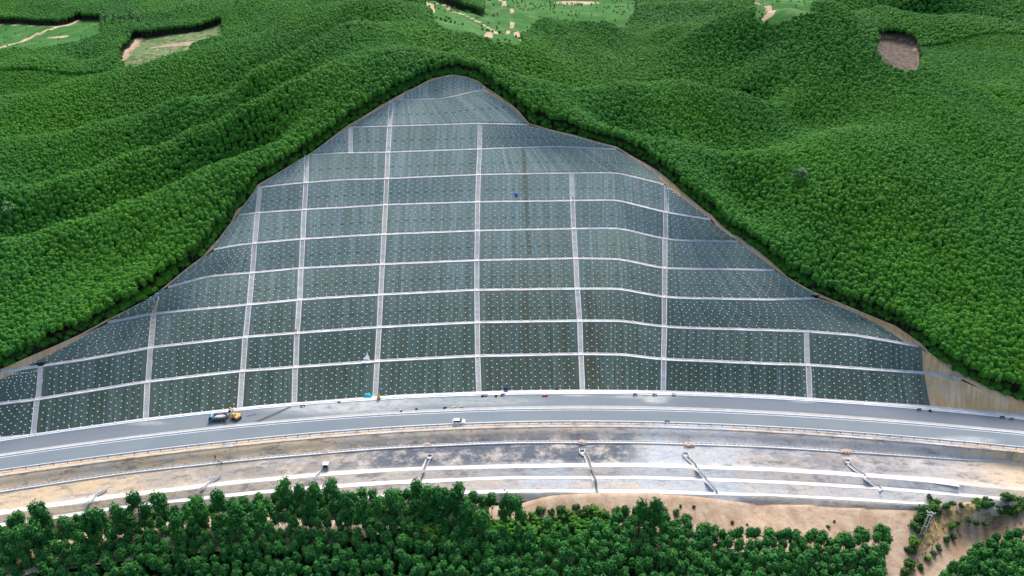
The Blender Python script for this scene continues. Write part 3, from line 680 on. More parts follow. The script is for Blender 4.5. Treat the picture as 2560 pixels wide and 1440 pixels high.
# ------------------------------------------------------------------ matting panels with their anchor blocks
am = MB(); am.lump((0, 0, 0), (.225, .225, .2), 1, .06, 1, False)
ame = bpy.data.meshes.new('anchor_block'); ame.from_pydata(am.v, [], am.f); ame.update(); ame.materials.append(M['anchor'])
avs = np.array(am.v); afs = np.array(am.f)
ROWN = ['bottom row', 'second row up', 'third row up', 'fourth row up', 'fifth row up', 'sixth row up', 'seventh row up', 'eighth row up', 'ninth row up', 'tenth row up', 'peak']
NANCH = 0
def panel(k, lo, hi, label, capn=100):
    """lo=(u,u) foot ends, hi=(u,u) head ends"""
    global NANCH
    x0, y0 = bp(k, lo[0]); x1, y1 = bp(k, lo[1]); wm = math.hypot(x1 - x0, y1 - y0); ns = max(4, int(wm / 1.6)); ntt = 8
    S = np.linspace(0, 1, ns); VV = []; UV = []; PU = []
    s0 = float(np.interp(lo[0], DU, BEN[k]['s'])); s1 = float(np.interp(lo[1], DU, BEN[k]['s']))
    sag = rng.uniform(.06, .16)
    cen = face(k, (lo[0] + lo[1]) / 2, (hi[0] + hi[1]) / 2, .5); cen = np.array([float(q) for q in cen])
    def pt(s, t):
        ul = lo[0] + (lo[1] - lo[0]) * s; uh = hi[0] + (hi[1] - hi[0]) * s
        if k < 10: u0 = u1 = ul + (uh - ul) * t
        else: u0, u1 = ul, uh
        x, y, z = face(k, ul if k == 10 else u0, uh if k == 10 else u1, t); return x, y, z + 0 * x
    for t in np.linspace(.015, .985, ntt):
        x, y, z = pt(S, t); VV.append(np.stack([x, y - .12, z + .15 + .05 * np.sin(S * wm * 1.7 + t * 9) * sag * 4], 1))
        su = s0 + (s1 - s0) * S; UV.append(np.stack([su, np.full(ns, t * 11.5)], 1)); PU.append(np.stack([S, np.full(ns, t)], 1))
    o = mesh_np('erosion_mat', np.concatenate(VV) - cen, grid_faces(ntt, ns), M['mat'], smooth=True); o.location = cen
    set_uv(o, np.concatenate(UV)); set_uv(o, np.concatenate(PU), 'panel')
    tag(o, label, 'erosion mat', 'erosion mats covering the cut slope')
    # staggered anchors
    pts = []
    c0 = math.ceil((s0 + .7) / 1.82); c1 = math.floor((s1 - .7) / 1.82)
    if k >= 9 or hi[0] > lo[0] + 60 or hi[1] < lo[1] - 60: c0 = math.ceil(s0 / 1.82); c1 = math.floor(s1 / 1.82)
    for c in range(c0, c1 + 1):
        s = (c * 1.82 - s0) / (s1 - s0)
        if not 0 < s < 1: continue
        for r in range(5):
            t = .10 + r * .195 + (.0975 if c % 2 else 0)
            if t > .93: continue
            sj = s + rng.normal(0, .12) / wm; tj = t + rng.normal(0, .010)
            if k == 10:
                q = pt(np.array(sj), tj)
                if float(pt(np.array(sj), 1.0)[2]) - ZK[10] < 1.2: continue
            else: q = pt(np.array(sj), tj)
            pts.append([float(a) for a in q])
        if c % 2 == 0 and k < 10: q = pt(np.array(s), .02); pts.append([float(a) for a in q])
    if not pts: return o
    pts = np.array(pts) + np.array([0, -.08, .16]); pts -= cen
    asz = 1.12 if k < 4 else 1.08 if k < 7 else 1.0; order = np.argsort(-pts[:, 2]); order = rng.permutation(len(pts)) if len(pts) > capn else order
    for i in order[:capn]:
        a = bpy.data.objects.new('anchor_block', ame); COL.objects.link(a); a.parent = o; a.location = pts[i]; a.scale = (asz,) * 3; NANCH += 1
    rest = order[capn:]
    if len(rest):
        VV = (avs[None] * asz + pts[rest][:, None]).reshape(-1, 3); FF = (afs[None] + (np.arange(len(rest)) * len(avs))[:, None, None]).reshape(-1, 3)
        a = mesh_np('anchor_blocks', VV, FF, M['anchor'], o); tag(a, kind='stuff')
    return o
GAP = 8.5
for k in range(11):
    if k == 10:
        panel(10, (1008, 1210), (1008, 1210), 'grey green mat capping the very top of the slope under the trees'); continue
    st = sorted([(s, ST[s][k], ST[s][k + 1]) for s in ST if len(ST[s]) > k + 1])
    if k == 3: st.append((2, 385, 392)); st = sorted(st)
    if k == 8: st.append((20, 876, 877)); st = sorted(st, key=lambda q: q[1])
    gap = (1.35 / (BEN[k]['s'][1] - BEN[k]['s'][0])) * 5.0 if True else GAP
    i0 = int(np.argmin(abs(DU - 1280))); gp = 5.0 * 1.04 / (BEN[k]['s'][i0 + 1] - BEN[k]['s'][i0])
    mr = MR0.get(k, (MR[k], MR[k + 1]))
    edges = [(None, ML[k], ML[k + 1])] + st + [(None, mr[0], mr[1])]
    tone = 'dark green' if k < 3 else 'grey green' if k < 6 else 'pale grey green'
    nm = lambda s: 'short' if s == 20 else ORD[s - 1]
    for a, b in zip(edges[:-1], edges[1:]):
        lo = [a[1] + (gp if a[0] else 0), b[1] - (gp if b[0] else 0)]; hi = [a[2] + (gp if a[0] else 0), b[2] - (gp if b[0] else 0)]
        if lo[1] - lo[0] < 8: continue
        if hi[1] < hi[0] + 1: hi = [(hi[0] + hi[1]) / 2 - .5, (hi[0] + hi[1]) / 2 + .5]
        if lo[1] < -120: continue
        if a[0] is None: wh = 'left of the %s stepped drain' % nm(b[0])
        elif b[0] is None: wh = 'right of the %s stepped drain' % nm(a[0])
        else: wh = 'between the %s and %s stepped drains' % (nm(a[0]), nm(b[0]))
        panel(k, lo, hi, '%s mat, %s, %s' % (tone, ROWN[k], wh))
print('anchors', NANCH)

# ------------------------------------------------------------------ road, kerbs, median, markings
def strip(name, ya, yb, mat, za=0.0, zb=0.0, nr=2, kind='structure', x0=-328, x1=328, ragged=0.0, step=1, smooth=False):
    m = (XR >= x0) & (XR <= x1); X = XR[m][::step]; Y0 = ya[m][::step]; Y1 = yb[m][::step]
    if ragged: Y0 = Y0 + gsm(rng.normal(0, 1, len(X)), 3) * ragged + gsm(rng.normal(0, 1, len(X)), 14) * ragged * 3; Y1 = Y1 + gsm(rng.normal(0, 1, len(X)), 3) * ragged + gsm(rng.normal(0, 1, len(X)), 14) * ragged * 3
    VV = []; UV = []
    for t in np.linspace(0, 1, nr):
        VV.append(np.stack([X, Y0 + (Y1 - Y0) * t, np.full(X.shape, za + (zb - za) * t)], 1)); UV.append(np.stack([X, (Y1 - Y0) * t], 1))
    o = mesh_np(name, np.concatenate(VV), grid_faces(nr, len(X)), mat, smooth=smooth); set_uv(o, np.concatenate(UV))
    if kind: tag(o, kind=kind)
    return o
def bar(name, ya, yb, mat, z0, z1, x0=-328, x1=328, kind='structure', parent=None):
    """long low wall between two lines, with front, top and back"""
    m = (XR >= x0) & (XR <= x1); X = XR[m]; A, B = ya[m], yb[m]
    VV = [np.stack([X, A, np.full(X.shape, z0)], 1), np.stack([X, A, np.full(X.shape, z1)], 1), np.stack([X, B, np.full(X.shape, z1)], 1), np.stack([X, B, np.full(X.shape, z0)], 1)]
    o = mesh_np(name, np.concatenate(VV), grid_faces(4, len(X)), mat, parent)
    if kind: tag(o, kind=kind)
    return o
b0y = gsm(lin(XR, BEN[0]['x'], BEN[0]['y']), 3); b0y = np.maximum(b0y, c_curb + 1.6)
def seg_at(pts, z=0): return [tuple(float(q) for q in at(u, v, z)) for u, v in pts]
OILS = [(seg_at([(563,1060),(600,1038)]), 1.0), (seg_at([(642,1055),(690,1034),(722,1019)]), .9), (seg_at([(560,1046),(584,1046)]), 1.4), (seg_at([(618,1040),(640,1036)]), .5)]
DUST = [(seg_at([(765,1012)])[0], 24, 5, 1), (seg_at([(850,1014)])[0], 34, 6, 1), (seg_at([(940,1006)])[0], 26, 5, .9), (seg_at([(1030,998)])[0], 22, 3.5, .6), (seg_at([(1180,1003)])[0], 30, 3.5, .55), (seg_at([(1638,998)])[0], 5.5, 3.2, 1.2), (seg_at([(1610,992)])[0], 16, 1.5, .6), (seg_at([(1440,986)])[0], 7, 1.6, .8), (seg_at([(2015,1002)])[0], 7, 1.5, .9), (seg_at([(2410,1100)])[0], 14, 2.5, .8), (seg_at([(365,1058)])[0], 10, 1.5, .6)]
def road(ya, yb, nr, upper):
    o = strip('road', ya, yb, M['asphalt'], 0, 0, nr)
    co = np.zeros(len(o.data.vertices) * 3, np.float32); o.data.vertices.foreach_get('co', co); co = co.reshape(-1, 3); x, y = co[:, 0], co[:, 1]
    oil = np.zeros(x.shape); dust = np.zeros(x.shape)
    if upper:
        for pl, wd in OILS: oil = np.maximum(oil, sstep(dseg(x, y, pl), wd, wd * .35))
    for (px, py), ra, rb, st_ in DUST: dust = np.maximum(dust, st_ * sstep(np.hypot((x - px) / ra, (y - py) / rb), 1.15, .3))
    attr(o, 'oil', oil); attr(o, 'dust', dust); attr(o, 'new', (sstep(x, 20, 140) + .5 * sstep(x, -60, -140)) if upper else np.zeros(x.shape))
    return o
road(c_low, c_med2 - .2, 16, False)
road(c_med1, c_curb + .05, 20, True)
strip('road_shoulder', c_low - 2.3, c_low + .1, M['emb'], -.26, -.02, 3)
strip('road_marking', c_med2 - .75, c_med2 - .45, M['marking'], .006, .006)
strip('road_marking', c_low + .55, c_low + .72, M['marking'], .006, .006)
bar('kerb', c_low - .25, c_low + .22, M['marking'], -.3, .14)
strip('median', c_med2 + .12, c_med1 + .05, M['median'], .12, .10, 3)
strip('median_shadow_strip', c_med2 - .22, c_med2 + .2, M['darksteel'], -.02, -.02)  # dark strip painted in as the shadow line beside the barrier
bt = tag(bar('median_barrier', c_med2 - .28, c_med2 - .04, M['marking'], -.05, .38, kind=None), 'long low white concrete barrier beside the median strip of the highway', 'barrier')
bar('kerb', c_curb - .02, c_curb + .42, M['marking'], -.1, .2)
strip('gutter', c_curb + .36, c_curb + .75, M['darksteel'], -.12, -.12)
bar('kerb', c_curb + .70, c_curb + 1.15, M['marking'], -.15, .30)
strip('pavement', c_curb + 1.1, np.minimum(b0y + .15, c_curb + 9), M['concrete'], .20, .10, 3)
# guard rail along the outer edge
gr = empty('guard_rail', (0, 0, 0)); tag(gr, 'galvanised guard rail on posts along the outer road edge', 'guard rail')
bar('rail', c_low - .62, c_low - .54, M['steel'], .42, .74, -190, 190, None, gr)
pm = MB(); pm.box((0, 0, .1), (.14, .14, 1.0)); pm.box((0, .06, .55), (.16, .1, .2)); post = pm.build('post', M['darksteel'], gr)
xs_ = np.linspace(-186, 186, 94)
for i, x in enumerate(xs_):
    p = post if i == 0 else link(post.copy(), gr)
    p.location = (float(x), float(yat(c_low, x)) - .72, 0)

# ------------------------------------------------------------------ embankment below the road
VV = []; UV = []; nrow = 0; dist = 0.0
m = slice(None, None, 1); X = XR
tl = []
for i in range(len(PROF) - 1):
    ya, yb = PY[i], PY[i + 1]; nsub = max(1, int(np.mean(ya - yb) / 0.8))
    for j in range(nsub):
        t = j / nsub; tl.append((i, t))
tl.append((len(PROF) - 2, 1.0))
for i, t in tl:
    y = PY[i] + (PY[i + 1] - PY[i]) * t; z = PZ[i] + (PZ[i + 1] - PZ[i]) * t
    VV.append(np.stack([X, y, z + gsm(rng.normal(0, 1, len(X)), 1.5) * (.10 if 0 < t < 1 else .02)], 1)); UV.append(np.stack([X, c_low - y], 1))
emb = mesh_np('embankment', np.concatenate(VV), grid_faces(len(tl), len(X), True), M['emb'], smooth=True); tag(emb, kind='structure'); set_uv(emb, np.concatenate(UV))
co = np.concatenate(VV); x, y = co[:, 0], co[:, 1]
yl, y1, yw, yf = np.interp(x, XR, c_low), np.interp(x, XR, c_d1), np.interp(x, XR, c_w1), np.interp(x, XR, c_ft)
inb = sstep(yl - y, 3.0, 5.0) * sstep(y - yw, -.5, 2.0)
attr(emb, 'dark', inb * np.clip(sstep(x, -70, -35) * sstep(x, 48, 40) + .45 * sstep(x, -150, -90) * (1 - sstep(x, -70, -35)) + .5 * sstep(x, 76, 90) * sstep(x, 160, 120), 0, 1))
tanm = .6 * sstep(x, -40, -80) * sstep(yl - y, 1, 2) * sstep(y - y1, -2, 0) + sstep(x, -20, -110) * (.5 + .5 * sstep(x, -95, -150)) + sstep(x, 140, 175) + .55 * sstep(yl - y, 9, 3) * sstep(x, 90, -20) + .7 * sstep(y - yf, 4, 0) * sstep(x, -300, 120)
attr(emb, 'tan', np.clip(tanm, 0, 1))
attr(emb, 'pale', np.clip(sstep(x, 36, 50) * sstep(x, 88, 66) + sstep(abs(x - 12), 10, 4) * sstep(yw - y, -3, 2) + .5 * sstep(x, 60, 90) * sstep(x, 190, 120) * sstep(yl - y, 2, 6) * sstep(y - y1, -1, 2) + .35 * sstep(yw - y, -3, 3) * sstep(x, -60, 10), 0, 1))
def slab(yc, a, b, z, x0, x1, label):
    o = strip('concrete_berm', yc + a, yc + b, M['berm'], z + .06, z + .06, 4, None, x0, x1, .24)
    return tag(o, label, 'berm', 'white concrete berms below the road')
xe = lambda u, v, z: float(at(u, v, z)[0])
slab(c_w1, 1.05, -.85, ZW1, -326, xe(2395, 1207, ZW1), 'white concrete berm, uppermost of the three below the road')
slab(c_w2, .95, -.85, ZW2, -326, xe(2520, 1250, ZW2), 'white concrete berm, middle of the three below the road')
slab(c_w3, .8, -.8, ZW3, -326, xe(2320, 1265, ZW3), 'cream concrete berm, lowest of the three below the road')
# ladder-like drain on the first terrace
X = XR[::2]; Y = c_d1[::2]; dr = empty('terrace_drain', (0, 0, 0)); tag(dr, 'long ladder-like concrete drain along the first terrace below the road', 'drain')
for sgn in (-1, 1):
    a, b = Y + sgn * .60, Y + sgn * .42
    VV = [np.stack([X, a, np.full(X.shape, ZD - .2)], 1), np.stack([X, a, np.full(X.shape, ZD + .34)], 1), np.stack([X, b, np.full(X.shape, ZD + .34)], 1), np.stack([X, b, np.full(X.shape, ZD - .2)], 1)]
    mesh_np('side_wall', np.concatenate(VV), grid_faces(4, len(X)), M['berm'], dr)
VV = [np.stack([X, Y + .43, np.full(X.shape, ZD + .10)], 1), np.stack([X, Y - .43, np.full(X.shape, ZD + .10)], 1)]
mesh_np('channel', np.concatenate(VV), grid_faces(2, len(X), True), M['concrete'], dr)
mb = MB()
for i in range(0, len(X), 1): mb.box((X[i], Y[i], ZD + .24), (.28, .84, .16))
tag(mb.build('cross_bars', M['berm'], dr), kind='stuff')

# chutes
def chute(pts, wd, label):
    x, y, z = hit([p[0] for p in pts], [p[1] for p in pts]); P = np.stack([x, y, z], 1)
    Q = []
    for a, b in zip(P[:-1], P[1:]):
        n_ = max(2, int(np.linalg.norm(b - a) / .7))
        for q in range(n_): Q.append(a + (b - a) * q / n_)
    Q.append(P[-1]); Q = np.array(Q); Q[:, 2] = np.maximum.accumulate((z_ground(Q[:, 0], Q[:, 1]) + .12)[::-1])[::-1]
    T = np.gradient(Q[:, :2], axis=0); T /= np.linalg.norm(T, axis=1)[:, None] + 1e-9; N = np.stack([-T[:, 1], T[:, 0], 0 * T[:, 0]], 1)
    root = empty('drain_chute', tuple(Q[0])); tag(root, label, 'drain chute', 'zigzag drain chutes down the embankment')
    q = Q - Q[0]; U = np.array([0, 0, 1.0])
    for s in (-1, 1):
        a, b = q + N * s * wd, q + N * s * (wd - .2)
        mesh_np('side_wall', np.concatenate([a - U * .5, a + U * .20, b + U * .20, b - U * .5]), grid_faces(4, len(q)), M['berm'], root)
    h = wd - .19
    mesh_np('channel', np.concatenate([q + N * h - U * .02, q - N * h - U * .02]), grid_faces(2, len(q), True), M['wet_shade'], root)
    ap = q + N * (wd + .05)
    mesh_np('apron', np.concatenate([q - N * wd + U * .06, q - N * (wd + .5) + U * .02]), grid_faces(2, len(q), True), M['berm'], root)
chute([(1455,1132),(1465,1137),(1472,1152),(1475,1166),(1487,1197),(1494,1232)], .62, 'pale zigzag drain chute just right of the middle, third from the right')
chute([(1715,1140),(1737,1160),(1742,1175),(1762,1192),(1766,1203),(1790,1227),(1792,1238)], .58, 'bent concrete drain chute, second from the right')
chute([(2122,1159),(2134,1170),(2160,1186),(2166,1196),(2197,1214),(2206,1228)], .58, 'bent concrete drain chute, rightmost, near the end of the berms')
chute([(1073,1146),(1066,1160),(1058,1185),(1053,1200),(1049,1215)], .62, 'drain chute left of the middle, running down to tall trees')
chute([(812,1171),(800,1183),(787,1198),(776,1212)], .5, 'narrow drain chute below the small headwall box')
chute([(550,1190),(521,1210),(514,1221),(482,1244)], .5, 'narrow drain chute, second from the left')
chute([(267,1224),(240,1240),(232,1252),(205,1272)], .5, 'narrow drain chute, leftmost, half hidden by trees')

# ------------------------------------------------------------------ trees
def foliage_np(seed, lobes, nq, sz, core=True, up=.35):
    """lobes: (cx,cy,cz,rx,ry,rz); many small leaf-clump quads over every lobe plus an inner core"""
    r = np.random.default_rng(seed); VV = []; FF = []; nb = 0
    vol = np.array([l[3] * l[5] for l in lobes]); cnt = np.maximum(20, (nq * vol / vol.sum()).astype(int))
    for (cx, cy, cz, rx, ry, rz), c in zip(lobes, cnt):
        d = r.normal(size=(c * 2, 3)); d /= np.linalg.norm(d, axis=1)[:, None]; d = d[d[:, 2] > -.75][:c]; c = len(d)
        lump = 1 + .13 * np.sin(d[:, 0] * 5 + seed) * np.sin(d[:, 1] * 5 + 2 * seed) + .12 * np.sin(d[:, 2] * 7 + seed)
        rad = (r.uniform(.72, 1.10, c) * lump)[:, None]
        p = d * rad * np.array([rx, ry, rz]) + np.array([cx, cy, cz])
        nrm = d / np.array([rx, ry, rz]); nrm /= np.linalg.norm(nrm, axis=1)[:, None]
        nrm = nrm + r.normal(0, .45, (c, 3)) + np.array([0, 0, up]); nrm /= np.linalg.norm(nrm, axis=1)[:, None]
        a = np.cross(nrm, r.normal(size=(c, 3))); a /= np.linalg.norm(a, axis=1)[:, None] + 1e-9; b = np.cross(nrm, a)
        s1 = (sz * r.uniform(.6, 1.3, c))[:, None]; s2 = s1 * r.uniform(.45, .8, c)[:, None]
        VV.append(np.stack([p - a * s1, p - b * s2 + nrm * s1 * .12, p + a * s1, p + b * s2 + nrm * s1 * .12], 1).reshape(-1, 3))
        FF.append(np.arange(c * 4).reshape(-1, 4) + nb); nb += c * 4
        if core:
            n1, n2 = 7, 5; th = np.linspace(0, 2 * np.pi, n1, endpoint=False); ph = np.linspace(-1.35, 1.35, n2)
            q = np.stack([np.cos(ph)[:, None] * np.cos(th), np.cos(ph)[:, None] * np.sin(th), np.repeat(np.sin(ph)[:, None], n1, 1)], -1) * np.array([rx, ry, rz]) * .68 + np.array([cx, cy, cz])
            VV.append(q.reshape(-1, 3)); i = np.arange(n2 - 1)[:, None]; j = np.arange(n1)[None]
            FF.append((np.stack([i * n1 + j, i * n1 + (j + 1) % n1, (i + 1) * n1 + (j + 1) % n1, (i + 1) * n1 + j], -1).reshape(-1, 4)) + nb); nb += n1 * n2
    return np.concatenate(VV), np.concatenate(FF)
def trunk_mesh(seed, h, r0, limbs=5, base=.45, name='trunk', mat=None):
    rr = random.Random(seed); mb = MB(); p = Vector((0, 0, -.6)); n = 5
    for i in range(n):
        q = Vector((rr.uniform(-.12, .12) * (i + 1), rr.uniform(-.12, .12) * (i + 1), h * (i + 1) / n)); mb.tube(p, q, r0 * (1 - i / (n + .6)), r0 * (1 - (i + 1) / (n + .6)), 6); p = q
    for i in range(limbs):
        z = h * rr.uniform(base, .9); a = rr.uniform(0, 6.28); L = rr.uniform(.7, 1.5)
        mb.tube((0, 0, z), (L * math.cos(a), L * math.sin(a), z + rr.uniform(.5, 1.2)), r0 * .35, r0 * .1, 5)
    me = bpy.data.meshes.new(name); me.from_pydata([tuple(v) for v in mb.v], [], mb.f); me.update(); me.materials.append(mat or M['bark']); return me
def mesh_only(name, V, F, mat):
    o = mesh_np(name, V, F, mat); me = o.data; bpy.data.objects.remove(o); return me
CROWN = []; TRUNK = []
for i in range(7):
    r = random.Random(100 + i); w_ = r.uniform(1.25, 1.5); hz = r.uniform(2.0, 2.5); cz = 10.4 - hz
    lobes = [(0, 0, cz, w_, w_ * r.uniform(.9, 1.1), hz), (r.uniform(-.4, .4), r.uniform(-.4, .4), cz + hz * .45, w_ * .72, w_ * .72, hz * .58)]
    for q in range(2): a = r.uniform(0, 6.28); lobes.append((math.cos(a) * .75, math.sin(a) * .75, cz - r.uniform(.2, 1.4), w_ * .6, w_ * .6, hz * .5))
    CROWN.append(mesh_only('crown', *foliage_np(i, lobes, 560, .31), M['leaf'])); TRUNK.append(trunk_mesh(i, 8.8, .13))
ECROWN = []; ETRUNK = []
for i in range(5):
    r = random.Random(300 + i); lobes = [(0, 0, 9.4, 1.5, 1.5, 1.9)]
    for q in range(6):
        a = r.uniform(0, 6.28); L = r.uniform(.7, 1.5); z = r.uniform(5.6, 10.2); s = r.uniform(.75, 1.25); lobes.append((L * math.cos(a), L * math.sin(a), z, s, s, s * r.uniform(.9, 1.4)))
    ECROWN.append(mesh_only('crown', *foliage_np(40 + i, lobes, 700, .30, True), M['leaf'])); ETRUNK.append(trunk_mesh(60 + i, 10.2, .17, 8, .4))
def tree_obj(x, y, z, crown, trunk, rz, s, sz, label, group, name='plantation_tree', cat='tree'):
    t = empty(name, (x, y, z), rz); t.scale = (s, s, sz); tag(t, label, cat, group)
    for me, nm in ((trunk, 'trunk'), (crown, 'crown')):
        o = bpy.data.objects.new(nm, me); COL.objects.link(o); o.parent = t
        if me.materials[0] == M['leaf']: o.material_slots[0].link = 'OBJECT'; o.material_slots[0].material = M['leaf_older']
    return t
def hexpts(xmin, xmax, ymin, ymax, s, jit=.32):
    ys = np.arange(ymin, ymax, s * .866); P = []
    for i, y in enumerate(ys):
        x = np.arange(xmin, xmax, s) + (s / 2 if i % 2 else 0); P.append(np.stack([x, np.full(x.shape, y)], 1))
    P = np.concatenate(P); return P + rng.uniform(-jit, jit, P.shape) * s
def frus(x, y, mx=1.07, z=0):
    dep = y * math.cos(TH) + (H_CAM - z) * math.sin(TH); return np.abs(x) < dep * .75 * mx + 6
# lower forest (below the embankment)
P = hexpts(-230, 240, 112, 240, 2.75)
P = P[frus(P[:, 0], P[:, 1], 1.24, -15)]; x, y = P[:, 0], P[:, 1]
keep = (y < yat(c_ft, x) - 3) & ~inpoly(x, y, LOWER_BARE) & ~inpoly(x, y, BANK) & (dseg(x, y, TRACK_MAIN) > 4.2) & (dseg(x, y, TRACK_SIDE) > 5.2)
gapm = inpoly(x, y, SCRUB)
keep &= ~(gapm & (rng.random(len(x)) < .93))
P = P[keep]; LZ = z_hill(P[:, 0], P[:, 1])
_px = FPX / (P[:, 1] * math.cos(TH) + (H_CAM - LZ) * math.sin(TH)); _v = 720 - FPX * ((P[:, 1] * math.sin(TH) * -1 + 0) * 0)
yy = P[:, 1]; zz = LZ + 10 - H_CAM; dep = yy * math.cos(TH) - zz * math.sin(TH); vv = 720 - FPX * (yy * math.sin(TH) + zz * math.cos(TH)) / dep; uu = 1280 + FPX * P[:, 0] / dep
inview = (vv < 1436) & (uu > -15) & (uu < 2575)
print('lower trees', len(P), inview.sum())
EDGE = [(25,1292),(85,1255),(60,1285),(210,1255),(232,1255),(274,1244),(325,1218),(378,1218),(475,1225),(535,1213),(462,1240),(705,1198),(745,1208),(778,1207),(821,1201),(855,1225),(901,1235),(938,1235),(974,1222),(1040,1198),(1062,1212),(1085,1213),(1115,1213),(1142,1203),(1207,1255),(1265,1222),(1290,1227),(1607,1240),(1642,1240),(150,1272),(420,1256),(575,1240),(640,1242),(1165,1236)]
order = np.argsort(-np.where(inview, vv + rng.uniform(0, 30, len(vv)), -1)); NEAR = set(order[:262].tolist())
rest_xy = []
cnt = 0
for i in range(len(P)):
    if i in NEAR:
        q = cnt % 7 if cnt < 7 else random.randrange(7); cnt += 1; sc_ = random.uniform(.86, 1.16)
        side = uu[i] > 2300
        tree_obj(P[i, 0], P[i, 1], LZ[i], CROWN[q], TRUNK[q], random.uniform(0, 6.28), sc_ * .97, sc_ * random.uniform(.9, 1.1),
                 'dark green plantation tree in the stand right of the dirt track' if side else 'dark green plantation tree in the dense wood at the lower edge', 'trees right of the dirt track' if side else 'trees of the lower wood')
    else: rest_xy.append((P[i, 0], P[i, 1], LZ[i], .97, 1.0))
for i, (u, v) in enumerate(EDGE):
    ztry = np.linspace(6, -12, 120); xs2, ys2 = at(u, v, ztry); ok = ys2 < yat(c_ft, xs2) - random.uniform(1.0, 4.0); j = int(ok.argmax()) if ok.any() else 119
    x, y = float(xs2[j]), float(ys2[j]); z = float(z_ground(x, y)[0]); s = min(1.75, max(.7, (ztry[j] - z) / 11.2))
    tree_obj(x, y, z, ECROWN[i % 5], ETRUNK[i % 5], random.uniform(0, 6.28), min(s, 1.3) * random.uniform(.85, 1.1), s, 'loose crowned tall tree standing out against the pale berms', 'tall trees along the foot of the embankment', 'edge_tree')
# single trees that stand out
def lone(u, v, lobes, seed, mat, h, label, trunk_mat=None, nq=500, name='tree', sz=.42, s=1.0, core=True):
    x, y, z = (float(q[0]) for q in hit([u], [v]))
    return tree_obj(x, y, z, mesh_only('crown', *foliage_np(seed, lobes, nq, sz, core), mat), trunk_mesh(seed, h, .2, 6, .4, 'trunk', trunk_mat), 0, s, s, label, None, name)
rr = random.Random(5)
lone(1092, 1385, [(rr.uniform(-2.6, 2.6), rr.uniform(-2.2, 2.2), rr.uniform(6.5, 11.2), rr.uniform(1.2, 1.8), rr.uniform(1.2, 1.8), rr.uniform(1.0, 1.5)) for _ in range(16)], 71, M['leaf_bright'], 10, 'broad bright yellow green tree, widest crown in the lower wood', None, 1500, 'broad_tree', .36)
lone(1637, 1428, [(0, 0, 8.6, 1.1, 1.1, 2.4), (.3, .2, 7, .8, .8, 1.3)], 72, M['leaf_dead'], 9, 'brown dead tree among the green trees of the lower wood', None, 260, 'dead_tree', .3)
lone(1422, 1450, [(0, 0, 9.3, 1.0, 1.0, 1.8), (.3, -.2, 8, .9, .9, 1.2)], 73, M['leaf_pale'], 9.5, 'pale yellowish young tree near the bottom edge, right of centre', None, 260, 'pale_tree', .3)
lone(1992, 486, [(rr.uniform(-2, 2), rr.uniform(-1.5, 1.5), rr.uniform(8, 12.5), 1.2, 1.2, .9) for _ in range(8)], 74, M['leaf_pale'], 11.5, 'pale leafed taller tree alone on the right hand hillside', M['bark_pale'], 420, 'pale_tree', .4)
lone(40, 580, [(rr.uniform(-2, 2), rr.uniform(-1.5, 1.5), rr.uniform(9, 14), 1.1, 1.1, .9) for _ in range(8)], 75, M['leaf_pale'], 13, 'pale thin tree with bare limbs at the left edge of the hillside', M['bark_pale'], 300, 'pale_tree', .34)
for i, (u, v, s) in enumerate([(272, 82, 1.15), (290, 70, 1.0), (312, 78, 1.2), (335, 66, .95), (262, 68, .9), (350, 74, 1.0)]):
    lone(u, v, [(rr.uniform(-3, 3), rr.uniform(-2, 2), rr.uniform(8, 19), 1.7, 1.7, 1.4) for _ in range(11)], 80 + i, M['leaf_pale'], 18, 'tall pale eucalyptus with white trunk between the two far clearings', M['bark_pale'], 420, 'eucalyptus_tree', .5, s)['group'] = 'eucalyptus trees between the far clearings'

# the wood on the hills: one mass
def band(y0, y1, sp, sxy, sz):
    W = y1 * .85 + 110; Q = hexpts(-W, W, y0, y1, sp); zq = np.zeros(len(Q)) + 55
    Q = Q[frus(Q[:, 0], Q[:, 1], 1.24, 0)]; xx, yy2 = Q[:, 0], Q[:, 1]
    k = ~inpoly(xx, yy2, WORKS)
    Q = Q[k]; xx, yy2 = Q[:, 0], Q[:, 1]
    k = dseg(xx, yy2, WORKS, True) > .8 + 2.0 * sstep(xx, 30, 50) * sstep(xx, 110, 96) + 1.2 * (np.sin(xx * .11) * np.sin(yy2 * .13 + 1) > .45)
    k &= yy2 > np.interp(xx, XR, c_curb) + 4
    for nme, pl in CLEAR.items():
        m = inpoly(xx, yy2, pl)
        if nme == 'field_top': m &= ~inpoly(xx, yy2, STAND)
        k &= ~m
    for pl, wd in TRACKS: k &= dseg(xx, yy2, pl) > wd + 1.2
    Q = Q[k]; return np.column_stack([Q, z_hill(Q[:, 0], Q[:, 1]), np.full(len(Q), sxy), np.full(len(Q), sz)])
B = [np.array(rest_xy), band(180, 400, 1.75, .70, .64), band(400, 640, 2.1, .84, .70), band(640, 1240, 2.9, 1.15, .92)]
